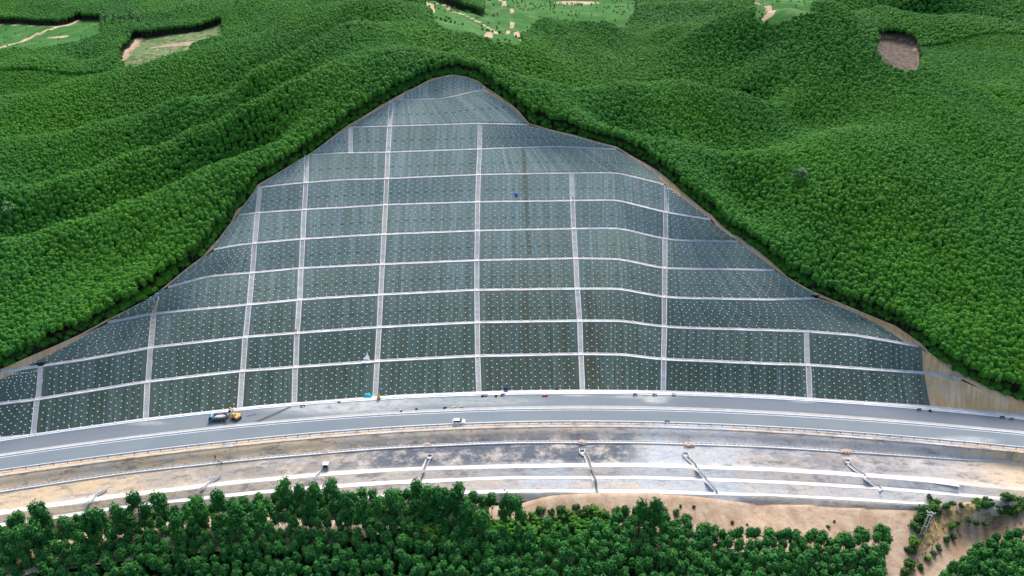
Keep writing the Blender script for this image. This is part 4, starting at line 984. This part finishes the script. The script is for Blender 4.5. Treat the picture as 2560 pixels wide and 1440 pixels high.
# scattered bushes on the grass clearings
gb = []
CLEAR['scrub'] = SCRUB; CLEAR['bank'] = BANK
for nme, cnt_, ss in (('scrub', 420, .26), ('bank', 110, .08), ('field_top', 420, .42), ('field_right', 120, .4), ('field_left', 60, .35), ('field_mid', 60, .16)):
    pl = np.array(CLEAR[nme]); a, b_ = pl.min(0), pl.max(0); q = rng.uniform(a, b_, (cnt_ * 4, 2)); q = q[inpoly(q[:, 0], q[:, 1], CLEAR[nme])]
    nn = np.sin(q[:, 0] * .05 + 1) * np.sin(q[:, 1] * .03) + rng.normal(0, .4, len(q)); q = q[np.argsort(-nn)][:cnt_]
    gb.append(np.column_stack([q, z_hill(q[:, 0], q[:, 1]) - 10.4 * ss * .45, np.full(len(q), ss * 1.5), np.full(len(q), ss)]))
rw_ = np.array([(p[0], p[1]) for p in rim3]); tt = rng.uniform(0, len(rw_) - 1.001, 1500); i_ = tt.astype(int); fr_ = (tt - i_)[:, None]
q = rw_[i_] * (1 - fr_) + rw_[i_ + 1] * fr_; q += np.stack([ox[i_], oy[i_]], 1) * (rng.uniform(.9, 4.5, len(q)) + 2.0 * sstep(q[:, 0], 30, 50) * sstep(q[:, 0], 110, 96))[:, None]; q = q[~inpoly(q[:, 0], q[:, 1], WORKS)]
ss = rng.uniform(.22, .42, len(q)); gb.append(np.column_stack([q, z_hill(q[:, 0], q[:, 1]) - 10.4 * ss * .5, ss * 2.0, ss]))
B += gb
A_ = np.concatenate(B); print('forest', len(A_), [len(b) for b in B])
fm = bpy.data.meshes.new('forest'); fm.vertices.add(len(A_)); fm.vertices.foreach_set('co', A_[:, :3].astype(np.float32).ravel()); fm.update()
fo = link(bpy.data.objects.new('forest', fm)); tag(fo, 'unbroken dark green plantation forest covering all the hills', 'forest', None, 'stuff')
x, y = A_[:, 0], A_[:, 1]
big = np.sin(x * .021 + 1.3) * np.sin(y * .017 + .4) + .6 * np.sin(x * .06 + y * .043) 
hv = 1 + .05 * np.sin(x * .03 + y * .05) + rng.normal(0, .055, len(x))
attr(fo, 'sxy', A_[:, 3] * hv * rng.uniform(.88, 1.14, len(x))); attr(fo, 'sz', A_[:, 4] * hv); attr(fo, 'rot', rng.uniform(0, 6.28, len(x))); attr(fo, 'tint', np.clip(.42 + .28 * big + rng.normal(0, .16, len(x)) + .22 * sstep(y, 250, 420) * sstep(y, 620, 430), 0, 1))
attr(fo, 'older', (np.arange(len(x)) < len(rest_xy)).astype(float))
va = fm.attributes.new('variant', 'INT', 'POINT'); va.data.foreach_set('value', rng.integers(0, 7, len(x)).astype(np.int32))
src = [o for o in bpy.data.objects if o.name.startswith('plantation_tree')]
pick = {}
for t in src:
    c = [ch for ch in t.children if ch.name.startswith('crown')][0]; k_ = [ch for ch in t.children if ch.name.startswith('trunk')][0]
    pick.setdefault(c.data.name, (c, k_))
g = bpy.data.node_groups.new('forest_scatter', 'GeometryNodeTree')
g.interface.new_socket('Geometry', in_out='INPUT', socket_type='NodeSocketGeometry'); g.interface.new_socket('Geometry', in_out='OUTPUT', socket_type='NodeSocketGeometry')
gi = g.nodes.new('NodeGroupInput'); go = g.nodes.new('NodeGroupOutput'); ip = g.nodes.new('GeometryNodeInstanceOnPoints'); g2i = g.nodes.new('GeometryNodeGeometryToInstance')
def named(nm, ty='FLOAT'):
    q = g.nodes.new('GeometryNodeInputNamedAttribute'); q.data_type = ty; q.inputs['Name'].default_value = nm; return q.outputs[0]
g2 = g2i
for c, k_ in list(pick.values())[::-1]:
    j = g.nodes.new('GeometryNodeJoinGeometry')
    for o in (c, k_):
        oi = g.nodes.new('GeometryNodeObjectInfo'); oi.transform_space = 'ORIGINAL'; oi.inputs['Object'].default_value = o; oi.inputs['As Instance'].default_value = False; g.links.new(oi.outputs['Geometry'], j.inputs[0])
    g.links.new(j.outputs[0], g2i.inputs[0])
cs = g.nodes.new('ShaderNodeCombineXYZ'); sxy = named('sxy'); g.links.new(sxy, cs.inputs[0]); g.links.new(sxy, cs.inputs[1]); g.links.new(named('sz'), cs.inputs[2])
cr = g.nodes.new('ShaderNodeCombineXYZ'); g.links.new(named('rot'), cr.inputs[2])
g.links.new(gi.outputs[0], ip.inputs['Points']); g.links.new(g2i.outputs[0], ip.inputs['Instance']); ip.inputs['Pick Instance'].default_value = True
g.links.new(named('variant', 'INT'), ip.inputs['Instance Index']); g.links.new(cr.outputs[0], ip.inputs['Rotation']); g.links.new(cs.outputs[0], ip.inputs['Scale']); g.links.new(ip.outputs[0], go.inputs[0])
md = fo.modifiers.new('scatter', 'NODES'); md.node_group = g

# ------------------------------------------------------------------ vehicles, people and loose things
def wheel(name, parent, loc, r, wd, axis='Y', rim=True):
    A = Matrix.Rotation(R(90), 3, 'X') if axis == 'Y' else Matrix.Rotation(R(90), 3, 'Y')
    mb = MB(); mb.torus((0, 0, 0), r * .74, r * .26, 20, 8, A); d = Vector((0, wd / 2, 0)) if axis == 'Y' else Vector((wd / 2, 0, 0)); mb.tube(-d * .8, d * .8, r * .8, r * .8, 16)
    o = mb.build(name, M['rubber'], parent, smooth=True); o.location = loc
    if rim: m2 = MB(); m2.tube(-d * 1.02, d * 1.02, r * .52, r * .52, 12); m2.build('rim', M['steel'], o)
    return o
def rotz_at(x, c): return math.atan2(float(yat(c, x + 2)) - float(yat(c, x - 2)), 4.0)
def loc_at(u, v, z=0.0): x, y = at(u, v, z); return (float(x), float(y), z)
# silver estate car heading right
l = loc_at(1147, 1057); car = empty('estate_car', l, rotz_at(l[0], c_low)); tag(car, 'silver white car driving on the near carriageway', 'car')
mb = MB(); prof = [(-2.25, .35), (-2.32, .75), (-2.22, .98), (-1.0, 1.02), (1.0, .98), (1.95, .86), (2.28, .70), (2.30, .38), (1.9, .26), (-1.9, .26)]
mb.prism(prof, -.88, .88); mb.build('body', M['white'], car, .06)
mb = MB(); z0, z1 = .96, 1.58; a = [(-2.1, -.80), (1.12, -.80), (1.12, .80), (-2.1, .80)]; b_ = [(-1.75, -.66), (.35, -.66), (.35, .66), (-1.75, .66)]
mb.add([(x, y, z0) for x, y in a] + [(x, y, z1) for x, y in b_], [(3, 2, 1, 0), (4, 5, 6, 7), (0, 1, 5, 4), (1, 2, 6, 5), (2, 3, 7, 6), (3, 0, 4, 7)]); mb.build('cabin', M['white'], car, .05)
mb = MB(); mb.add([(1.10, -.70, 1.02), (1.10, .70, 1.02), (.44, .60, 1.54), (.44, -.60, 1.54)], [(0, 1, 2, 3)]); o = mb.build('windscreen', M['glass'], car); o.location = (.05, 0, .02)
mb = MB(); mb.add([(-2.06, -.68, 1.03), (-2.06, .68, 1.03), (-1.80, .58, 1.52), (-1.80, -.58, 1.52)], [(3, 2, 1, 0)]); o = mb.build('rear_window', M['glass'], car); o.location = (-.04, 0, .02)
for s_ in (-1, 1):
    mb = MB(); mb.add([(-1.8, s_ * .79, 1.06), (.88, s_ * .79, 1.06), (.30, s_ * .69, 1.50), (-1.62, s_ * .69, 1.50)], [(0, 1, 2, 3)]); o = mb.build('side_window', M['glass'], car); o.location = (0, s_ * .035, 0)
    mb = MB(); mb.box((2.27, s_ * .62, .68), (.10, .34, .16)); mb.build('headlight', M['steel'], car)
    for xx in (-1.4, 1.42): wheel('wheel', car, (xx, s_ * .80, .33), .34, .2)
# blue cabbed dump truck heading left
l = loc_at(546, 1050); tr = empty('dump_truck', l, rotz_at(l[0], c_curb) + math.pi); tag(tr, 'blue cabbed dump truck with a dusty grey bed at the upper kerb', 'truck')
mb = MB(); mb.box((0, 0, .75), (5.6, .9, .28)); mb.build('chassis', M['darksteel'], tr, .03)
mb = MB(); mb.prism([(1.55, .55), (1.55, 2.35), (2.55, 2.35), (2.95, 1.55), (3.0, .55)], -1.05, 1.05); mb.build('cab', M['blue'], tr, .07)
mb = MB(); mb.add([(2.60, -.9, 2.24), (2.60, .9, 2.24), (2.96, .9, 1.58), (2.96, -.9, 1.58)], [(0, 1, 2, 3)]); o = mb.build('windscreen', M['glass'], tr); o.location = (.02, 0, .02)
for s_ in (-1, 1):
    mb = MB(); mb.add([(1.75, s_ * 1.065, 1.5), (2.7, s_ * 1.065, 1.5), (2.45, s_ * 1.065, 2.2), (1.75, s_ * 1.065, 2.2)], [(0, 1, 2, 3)]); mb.build('side_window', M['glass'], tr)
mb = MB(); mb.box((1.50, 0, 1.75), (.12, 2.15, 1.5)); mb.box((1.75, 0, 2.46), (.6, 2.1, .1)); mb.build('headboard', M['teal'], tr, .02)
bed = MB()
bed.box((-.85, 0, 1.05), (4.4, 2.2, .14)); bed.box((-.85, 1.08, 1.50), (4.4, .1, .85)); bed.box((-.85, -1.08, 1.50), (4.4, .1, .85)); bed.box((-3.03, 0, 1.50), (.1, 2.2, .85))
for i in range(6): bed.box((-2.8 + i * .78, 1.16, 1.5), (.12, .06, .85)); bed.box((-2.8 + i * .78, -1.16, 1.5), (.12, .06, .85))
bo = bed.build('cargo_bed', M['greybed'], tr, .015)
ld = MB(); ld.lump((-.8, 0, 1.45), (1.9, .92, .45), 3, .08, 3); ld.build('load', M['rock_grey'], tr)
for s_ in (-1, 1):
    for xx in (2.2, -1.5, -2.6): wheel('wheel', tr, (xx, s_ * .92, .5), .5, .32)
# small excavator behind the truck
l = loc_at(592, 1046); ex = empty('excavator', l, 2.6); tag(ex, 'small orange yellow excavator working behind the blue truck', 'excavator')
for s_ in (-1, 1):
    mb = MB(); mb.prism([(-1.25, .12), (-1.45, .34), (-1.25, .62), (1.25, .62), (1.45, .34), (1.25, .12), (1.0, 0), (-1.0, 0)], s_ * .95 - .22, s_ * .95 + .22); mb.build('track', M['rubber'], ex, .03)
mb = MB(); mb.tube((0, 0, .5), (0, 0, .8), .6, .6, 16); mb.build('turntable', M['darksteel'], ex)
mb = MB(); mb.prism([(-1.5, .8), (-1.6, 1.45), (-1.3, 1.75), (.3, 1.75), (1.2, 1.2), (1.2, .8)], -1.1, 1.1); mb.build('body', M['orange'], ex, .08)
mb = MB(); mb.prism([(-.35, 1.6), (-.35, 2.55), (.65, 2.55), (1.05, 1.9), (1.1, 1.2)], .10, 1.02); cb = mb.build('cab', M['orange'], ex, .05)
mb = MB(); mb.add([(.69, .18, 2.5), (.69, .94, 2.5), (1.10, .94, 1.75), (1.10, .18, 1.75)], [(0, 1, 2, 3)]); mb.build('window', M['glass'], cb)
for nm, pts, wd in (('boom', [(.9, 1.3), (1.9, 2.9), (3.1, 3.3)], .30), ('stick', [(3.1, 3.3), (3.9, 1.6)], .24)):
    mb = MB()
    for a, b in zip(pts[:-1], pts[1:]): mb.tube((a[0], -.35, a[1]), (b[0], -.35, b[1]), wd, wd * .8, 6)
    mb.build(nm, M['orange'], ex)
mb = MB(); mb.prism([(3.7, 1.7), (4.15, 1.5), (4.3, 1.0), (3.9, .75), (3.55, .95)], -.8, .1); mb.build('bucket', M['darksteel'], ex, .02)
# motorcycles
def motorbike(u, v, rz, label, paint, z=0.0):
    t = empty('motorcycle', loc_at(u, v, z), rz); tag(t, label, 'motorcycle', 'motorcycles left along the kerbs')
    for xx in (-.62, .62): wheel('wheel', t, (xx, 0, .29), .29, .1)
    mb = MB(); mb.prism([(-.75, .62), (-.3, .45), (.1, .42), (.35, .62), (.5, .88), (.36, .9), (.1, .6), (-.2, .66), (-.8, .78)], -.13, .13); mb.tube((.62, 0, .29), (.42, 0, .95), .05, .05, 6); mb.tube((-.62, 0, .3), (-.1, 0, .42), .05, .05, 6); mb.build('body', paint, t)
    mb = MB(); mb.box((-.38, 0, .79), (.75, .28, .11)); mb.build('seat', M['rubber'], t, .03)
    mb = MB(); mb.tube((.36, -.34, 1.02), (.36, .34, 1.02), .03, .03, 6); mb.tube((.40, 0, .9), (.36, 0, 1.02), .035, .035, 6); mb.build('handlebar', M['darksteel'], t)
    return t
motorbike(1668, 1056, .05, 'dark motorcycle standing at the lower edge of the near carriageway', M['cloth_dark'])
motorbike(1588, 989, .1, 'dark motorcycle by the upper kerb, left of the pale dust splash', M['cloth_dark'])
motorbike(1637, 989, -.1, 'red motorcycle by the upper kerb at the pale dust splash', M['red'])
motorbike(2297, 1026, .1, 'dark motorcycle by the kerb below the right end of the mats', M['cloth_dark'])
motorbike(2505, 1045, -.1, 'dark motorcycle at the far right end of the upper kerb', M['cloth_blue'])
motorbike(2528, 1049, .1, 'faded red motorcycle at the far right end of the upper kerb', M['red'])
motorbike(1257, 989, .5, 'dark motorcycle right of the two hose coils', M['cloth_dark'])
motorbike(757, 1017, .2, 'dark motorcycle by the upper kerb between third and fourth stepped drains', M['cloth_dark'])
# hose coils
def coil(u, v, r, label, z=0.0):
    mb = MB(); rr2 = random.Random(int(u))
    for i in range(4): mb.torus((rr2.uniform(-.05, .05), rr2.uniform(-.05, .05), .07 + i * .10), r + rr2.uniform(-.05, .05), .075, 24, 6)
    o = mb.build('hose_coil', M['rubber'], None, smooth=True); o.location = loc_at(u, v, z); tag(o, label, 'hose', 'coiled black hoses by the upper kerb')
coil(1206, 991, .42, 'smaller black hose coil of the touching pair by the kerb'); coil(1214, 989, .62, 'larger black hose coil of the touching pair by the kerb')
coil(1684, 988, .62, 'lone black hose coil right of the eighth stepped drain'); coil(848, 1006, .45, 'grey black hose coil on the dusty carriageway left of the cyan tarpaulin'); coil(2325, 1028, .38, 'small black hose coil at the right end of the mats'); coil(1240, 991, .40, 'black hose coil beside a dark motorcycle')
# tarpaulins and sheets
def drape(name, u, v, z, size, mat, label, cat, seed, zfun=None):
    rr2 = np.random.default_rng(seed); n = 14; S = np.linspace(-1, 1, n); XX, YY = np.meshgrid(S, S); Zh = np.clip(1 - np.maximum(abs(XX), abs(YY)) ** 2.5, 0, 1) * size[2] * (1 + .25 * np.sin(XX * 5 + seed) * np.sin(YY * 4)) + rr2.uniform(0, .06, XX.shape)
    VV = np.stack([XX * size[0] * (1 + rr2.uniform(-.06, .06, XX.shape)), YY * size[1] * (1 + rr2.uniform(-.06, .06, XX.shape)), Zh], -1).reshape(-1, 3)
    o = mesh_np(name, VV, grid_faces(n, n), mat, smooth=True); o.location = loc_at(u, v, z); tag(o, label, cat); return o
drape('tarpaulin', 920, 990, .15, (1.5, 1.0, 1.1), M['cyan'], 'bright cyan tarpaulin over a heap left of the fifth stepped drain', 'tarpaulin', 1)
o = drape('tarpaulin', 1265, 972, .9, (.8, .7, .7), M['tarpdark'], 'dark blue tarpaulin bundle at the foot of the mats', 'tarpaulin', 2)
q = face(6, 1291, 1291, .22); o = drape('tarpaulin', 1291, 487, 55, (.8, .8, .6), M['tarpblue'], 'bright blue crumpled bundle lying on the mats high in the middle', 'tarpaulin', 3); o.location = [float(a) for a in q]; o.rotation_euler = (R(44), 0, .3); o.scale = (1, 1.6, .8)
# torn white sheet hanging on the second bench
x, y = bp(2, 905); bx_, by_ = float(x), float(y)
sh = MB(); pr = [(-3.4, .0), (-1.6, .35), (-.4, .9), (.1, 1.6), (.45, 3.2), (.7, 1.7), (1.2, 1.5), (1.5, .2), (2.1, -.5), (1.3, -.4), (.9, .1), (-.4, .15), (-1.7, .1)]
x, y = bp(1, 913); L0 = Vector((float(x), float(y), ZK[1]))
sh.add([(a, b * .72 + 1.0, b * .72 + .25) for a, b in pr] + [(a, b * .72 + .9, b * .72 + .42) for a, b in pr], [tuple(range(13)), tuple(range(13, 26))[::-1]] + [(i, (i + 1) % 13, 13 + (i + 1) % 13, 13 + i) for i in range(13)])
sh.box((-.2, -.9, .35), (1.3, .5, .6))
o = sh.build('torn_sheet', M['sheet']); o.location = L0; tag(o, 'torn white sheet folded back over the lowest bench drain', 'sheet')
# blue green hose lying on a bench
hz = MB()
for u0 in range(1470, 1524, 6): a = bp(5, u0, -.3); b = bp(5, u0 + 6, -.3); hz.tube((float(a[0]), float(a[1]), ZK[5] + .3), (float(b[0]), float(b[1]), ZK[5] + .3 + (.12 if u0 % 12 else 0)), .12, .12, 6)
o = hz.build('water_hose', M['cyan']); tag(o, 'cyan hose lying along the bench in the upper right of the slope', 'hose')
# yellow pump, headwall box, red barrier, loose rolls
l = loc_at(947, 997, .2); yp = empty('water_tank', l, .1); tag(yp, 'yellow upright tank beside the foot of the fifth stepped drain', 'tank')
mb = MB(); mb.tube((0, 0, .25), (0, 0, 1.75), .55, .55, 14); mb.tube((0, 0, 1.75), (0, 0, 2.0), .55, .2, 14); mb.build('tank', M['yellow'], yp, 0, True)
mb = MB(); mb.box((0, 0, .12), (1.3, 1.1, .24)); mb.build('skid', M['darksteel'], yp, .03); mb = MB(); mb.tube((0, 0, 2.0), (0, 0, 2.12), .2, .2, 10); mb.build('lid', M['darksteel'], yp)
l = loc_at(1362, 990, 0); rb = empty('traffic_barrier', l, .12); tag(rb, 'faded red and white barrier lying by the upper kerb', 'barrier')
mb = MB(); mb.prism([(-1.1, .1), (-1.0, .55), (1.0, .75), (1.1, .2)], -.22, .22); mb.build('panel', M['red'], rb, .03)
for s_ in (-.6, .6): mb = MB(); mb.box((s_, 0, .08), (.2, .7, .16)); mb.build('foot', M['cloth_dark'], rb, .02)
for i, (u, v, ln, mt, lb) in enumerate([(1000, 1027, .9, 'pole', 'short pale plank by the median, furthest left'), (1041, 1024, .7, 'net', 'dark bundle on the carriageway beside the median'), (1003, 1029, .5, 'net', 'small dark bundle by the median, left of the white car'), (1112, 1021, 1.0, 'net', 'thin dark board leaning at the median above the white car'), (1134, 1019, 1.0, 'pole', 'pale crate at the median above the white car'), (1153, 1018, 1.2, 'rock', 'pinkish boards stacked at the median right of the pale crate')]):
    mb = MB(); mb.box((0, 0, .18), (ln * 1.3, .5, .36)); mb.box((ln * .25, .1, .42), (ln * .7, .35, .14)); o = mb.build('board_stack', M[mt], None, .03); o.location = loc_at(u, v); o.rotation_euler.z = .08 * i; tag(o, lb, 'materials', 'building materials along the median')
for u, v, lb in [(100, 911, 'black netting roll at the top of the first stepped drain'), (2040, 738, 'black netting heap at the right end of the third bench'), (1390, 962, 'dark netting lump at the foot of the mats')]:
    k_ = 2 if u == 100 else 3 if u == 2040 else 0; x, y = bp(k_, u, .8); mb = MB(); mb.tube((-1.5, 0, .35), (1.2, .2, .35), .34, .32, 9); mb.tube((-.9, .5, .28), (1.6, .4, .3), .26, .26, 8); mb.lump((.3, -.5, 0), (.9, .5, .4), 2, .25, 4); o = mb.build('netting_roll', M['net']); o.location = (float(x), float(y), ZK[k_] + .1); tag(o, lb, 'netting roll', 'netting rolls left on the works')
# rubble heaps on the terrace drain
for u, v, mt, lb in [(1068, 1109, 'rock', 'pinkish rubble heap on the terrace drain, left of the middle'), (1454, 1103, 'rock', 'small pinkish rubble heap on the terrace drain in the dark patch'), (1724, 1109, 'rock', 'broad pinkish rubble heap on the terrace drain beside the pale stain'), (2117, 1126, 'rock', 'pinkish rubble heap on the terrace drain, furthest right'), (815, 1124, 'rock', 'pale rubble heap on the terrace drain above the headwall box'), (2396, 945, 'rock_grey', 'grey rubble spilling from the right end of the lowest bench')]:
    rr2 = random.Random(int(u)); mb = MB(); wide = 2.2 if u in (1724, 2117) else 1.4
    mb.lump((0, 0, -.1), (wide, 1.1, .7), 3, .12, int(u))
    for i in range(46): a = rr2.uniform(0, 6.28); q = rr2.random() ** .5; sz_ = rr2.uniform(.12, .32); mb.lump((q * wide * 1.25 * math.cos(a), q * 1.4 * math.sin(a), .55 * (1 - q)), (sz_, sz_ * .8, sz_ * .7), 1, .2, i, False)
    o = mb.build('rubble_heap', M[mt])
    if u == 2396: x, y = bp(1, 2390, 0); o.location = (float(x), float(y), ZK[1]); o.scale = (1.6, 1.2, 1)
    else: o.location = loc_at(u, v + 2, ZD + .1)
    tag(o, lb, 'rubble heap', 'rubble heaps')
# concrete headwall box above a chute
x, y, z = hit([815], [1168]); hw = empty('drain_headwall', (float(x[0]), float(y[0]), float(z[0])), .05); tag(hw, 'small pale concrete headwall box with a dark opening on the embankment', 'headwall')
mb = MB(); mb.box((-.85, 0, .6), (.25, 1.6, 1.5)); mb.box((.85, 0, .6), (.25, 1.6, 1.5)); mb.box((0, .2, 1.45), (2.1, 1.7, .22)); mb.build('walls', M['concrete'], hw, .03); mb = MB(); mb.box((0, .35, .6), (1.4, .9, 1.3)); mb.build('opening', M['cloth_dark'], hw)
for (u, v), lb in (((1455, 1131), 'small concrete inlet box at the head of the middle chute'), ((1713, 1138), 'small concrete inlet box at the head of the second chute from the right'), ((2118, 1155), 'small concrete inlet box at the head of the rightmost chute'), ((1074, 1143), 'small concrete inlet box at the head of the chute left of the middle')):
    x, y, z = hit([u], [v]); mb = MB()
    for c, s_ in (((-.9, 0, .3), (.22, 1.5, .9)), ((.9, 0, .3), (.22, 1.5, .9)), ((0, .75, .3), (2.0, .22, .9))): mb.box(c, s_)
    mb.box((0, 0, .02), (1.7, 1.4, .1)); o = mb.build('inlet_box', M['concrete'], None, .02); o.location = (float(x[0]), float(y[0]), float(z[0])); tag(o, lb, 'inlet box', 'inlet boxes at the chute heads')
# twin pole power structure
x, y, z = hit([2302], [1345]); pp = empty('power_pole', (float(x[0]), float(y[0]), float(z[0])), -.35); tag(pp, 'twin leg concrete power pole with crossarms beside the dirt track', 'power pole')
for s_ in (-.62, .62): mb = MB(); mb.tube((s_, 0, -1), (s_ * .62, 0, 11.5), .20, .12, 10); mb.build('leg', M['pole'], pp, 0, True)
for zz_, ln in ((11.0, 2.5), (9.9, 1.6)): mb = MB(); mb.box((0, .16, zz_), (ln, .14, .16)); mb.build('crossarm', M['steel'], pp)
mb = MB(); mb.tube((-1.1, .16, 10.9), (-.3, .1, 9.6), .05, .05, 6); mb.tube((1.1, .16, 10.9), (.3, .1, 9.6), .05, .05, 6); mb.box((0, 0, 5.2), (1.0, .1, .14)); mb.build('brace', M['steel'], pp)
for xx in (-1.15, 0, 1.15):
    mb = MB()
    for i in range(4): mb.tube((xx, .16, 11.1 + i * .13), (xx, .16, 11.18 + i * .13), .13, .10, 8)
    mb.tube((xx, .16, 11.05), (xx, .16, 11.65), .04, .04, 6); mb.build('insulator', M['white'], pp)
# shrubs
SH = []
for i in range(4):
    r = random.Random(500 + i); lobes = [(r.uniform(-.7, .7), r.uniform(-.7, .7), r.uniform(.5, 1.3), r.uniform(.5, .9), r.uniform(.5, .9), r.uniform(.5, .8)) for _ in range(5)]
    SH.append((mesh_only('foliage', *foliage_np(500 + i, lobes, 220, .24), M['leaf_shrub'] if i else M['leaf_bright']), trunk_mesh(520 + i, 1.0, .06, 4, .2, 'stem')))
SPOT = [(u, v, 'green shrub in the thin strip of scrub above the lower wood', s) for u, v, s in [(1330,1290,1.1),(1352,1283,1.5),(1378,1285,1.2),(1400,1278,1.6),(1422,1286,1.3),(1440,1270,1.2),(1455,1290,1.4),(1470,1278,1.7),(1492,1284,1.9),(1515,1290,1.6),(1540,1285,1.4),(1560,1280,1.3),(1340,1310,1.0),(1365,1316,1.2),(1395,1312,1.1),(1430,1318,1.3),(1460,1312,1.0),(1490,1316,1.2),(1520,1318,1.1),(1590,1290,1.2),(1620,1292,1.6),(1655,1290,1.5),(1690,1284,1.0),(1310,1300,1.2),(1660,1275,.9)]]
SPOT += [(u, v, 'dark shrub on the bank around the power pole', s) for u, v, s in [(2292,1300,1.6),(2305,1288,1.8),(2318,1278,1.7),(2330,1268,1.4),(2285,1318,1.5),(2310,1305,1.5),(2296,1330,1.2),(2340,1258,1.0),(2362,1270,1.1),(2380,1262,1.0),(2345,1284,1.2),(2280,1360,1.8),(2275,1378,1.5),(2272,1415,1.5),(2260,1432,1.4),(2318,1398,.9),(2345,1372,1.0),(2365,1352,1.0),(2380,1345,.9),(2376,1318,1.1),(2395,1308,.8),(2420,1302,.9),(2440,1310,1.0),(2460,1312,1.0),(2400,1270,.8),(2300,1420,.9),(2332,1384,.8)]]
SPOT += [(u, v, 'bushy dark shrub at the right hand end of the white berms', s) for u, v, s in [(2440,1262,1.5),(2452,1255,1.6),(2468,1258,1.9),(2512,1258,1.8),(2525,1250,1.3),(2548,1262,1.8),(2322,1246,.8),(2488,1276,1.3),(2502,1284,1.2),(2516,1278,1.4),(2532,1284,1.2),(2508,1270,1.3),(2545,1278,1.3)]]
SPOT += [(u, v, 'tiny shrub on bare earth right of the lower wood edge', s) for u, v, s in [(1702,1266,.5),(1735,1268,.5),(1830,1306,.6),(2070,1318,.5),(2085,1304,.4),(1868,1312,.4)]]
for i, (u, v, lb, s) in enumerate(SPOT):
    x, y, z = hit([u], [v]); t = empty('shrub', (float(x[0]), float(y[0]), float(z[0]) - .1), random.uniform(0, 6.28)); t.scale = (s, s, s * random.uniform(.8, 1.1)); tag(t, lb, 'shrub', lb.replace('green shrub', 'shrubs').replace('bushy dark shrub', 'shrubs').replace('dark shrub', 'shrubs').replace('tiny shrub', 'small shrubs'))
    a, b = SH[i % 4]
    for me, nm in ((b, 'stem'), (a, 'foliage')): link(bpy.data.objects.new(nm, me), t)
# workers
def person(loc, rz, label, pose, shirt, trousers, hat=None):
    root = empty('person', loc, rz); tag(root, label, 'person')
    kn = {'stand': [(0,0,.95),(0,0,1.18),(0,0,1.42),(0,0,1.52),(0,.02,1.64),(.10,0,.92),(.11,.02,.50),(.11,0,.08),(.12,.14,.04),(-.10,0,.92),(-.12,-.02,.50),(-.13,-.05,.08),(-.14,.08,.04),(.19,0,1.40),(.27,.02,1.12),(.28,.14,.90),(-.19,0,1.40),(-.27,.02,1.12),(-.27,.12,.90)],
          'bend': [(0,-.12,.90),(0,.06,1.06),(0,.26,1.18),(0,.36,1.20),(0,.46,1.20),(.10,-.12,.88),(.12,.02,.48),(.12,-.06,.08),(.12,.08,.04),(-.10,-.12,.88),(-.13,.04,.48),(-.14,-.05,.08),(-.14,.09,.04),(.18,.24,1.16),(.22,.34,.88),(.18,.48,.66),(-.18,.24,1.16),(-.22,.34,.88),(-.18,.48,.66)]}[pose]
    ed = [(0,1),(1,2),(2,3),(3,4),(0,5),(5,6),(6,7),(7,8),(0,9),(9,10),(10,11),(11,12),(2,13),(13,14),(14,15),(2,16),(16,17),(17,18)]
    rad = [.15,.14,.16,.06,.10,.09,.065,.05,.045,.09,.065,.05,.045,.065,.05,.04,.065,.05,.04]
    def skin(name, idx, mat, grow):
        mp = {a: i for i, a in enumerate(idx)}; me = bpy.data.meshes.new(name); me.from_pydata([kn[a] for a in idx], [(mp[a], mp[b]) for a, b in ed if a in mp and b in mp], []); o = link(bpy.data.objects.new(name, me), root)
        m_ = o.modifiers.new('skin', 'SKIN'); 
        for i, a in enumerate(idx): me.skin_vertices[0].data[i].radius = (rad[a] * grow, rad[a] * grow); me.skin_vertices[0].data[i].use_root = (i == 0)
        o.modifiers.new('sub', 'SUBSURF').levels = 1; o.modifiers['sub'].render_levels = 1; me.materials.append(mat); return o
    skin('body', list(range(19)), M['skin'], 1.0)
    skin('shirt', [1, 2, 13, 14, 16, 17], shirt, 1.14); skin('trousers', [0, 1, 5, 6, 7, 9, 10, 11], trousers, 1.14)
    h = Vector(kn[4]) + Vector((0, 0, .05)); mb = MB(); mb.lump(tuple(h), (.105, .115, .125), 2, 0, 1, False); mb.build('hat' if hat else 'hair', hat or M['cloth_dark'], root, 0, True)
    for s_ in (-1, 1):
        hd = Vector(kn[15 if s_ > 0 else 18]); mb = MB(); dr_ = (hd - Vector(kn[14 if s_ > 0 else 17])).normalized()
        for i in range(4): o_ = Vector(((i - 1.5) * .018, .01, 0)); mb.tube(hd + o_, hd + o_ + dr_ * (.11 + .015 * (i in (1, 2))), .010, .007, 5)
        mb.tube(hd + Vector((-s_ * .03, .02, .01)), hd + Vector((-s_ * .055, .05, -.02)) + dr_ * .03, .011, .008, 5); mb.build('fingers', M['skin'], root)
    return root
for u, v, rz, lb, ps, a, b, ht in [(539, 1147, .4, 'person in dark clothes standing above the terrace drain on the left', 'stand', 'cloth_dark', 'cloth_dark', None), (548, 1158, 2.2, 'person in tan shirt bending over the terrace drain', 'bend', 'cloth_tan', 'cloth_dark', M['yellow']), (554, 1161, -2.0, 'person in navy clothes bending beside the terrace drain, furthest down', 'bend', 'cloth_blue', 'cloth_dark', None)]:
    x, y, z = hit([u], [v]); person((float(x[0]), float(y[0]), float(z[0])), rz, lb, ps, M[a], M[b], ht)
for k_, u, lb in ((6, 1432, 'person in dark clothes climbing the seventh stepped drain, high up'), (2, 741, 'person in dark clothes standing where fourth stepped drain meets second bench')):
    x, y = bp(k_, u, -.3); person((float(x), float(y), ZK[k_] + .15), 3.0, lb, 'stand', M['cloth_dark'], M['cloth_blue'], None)
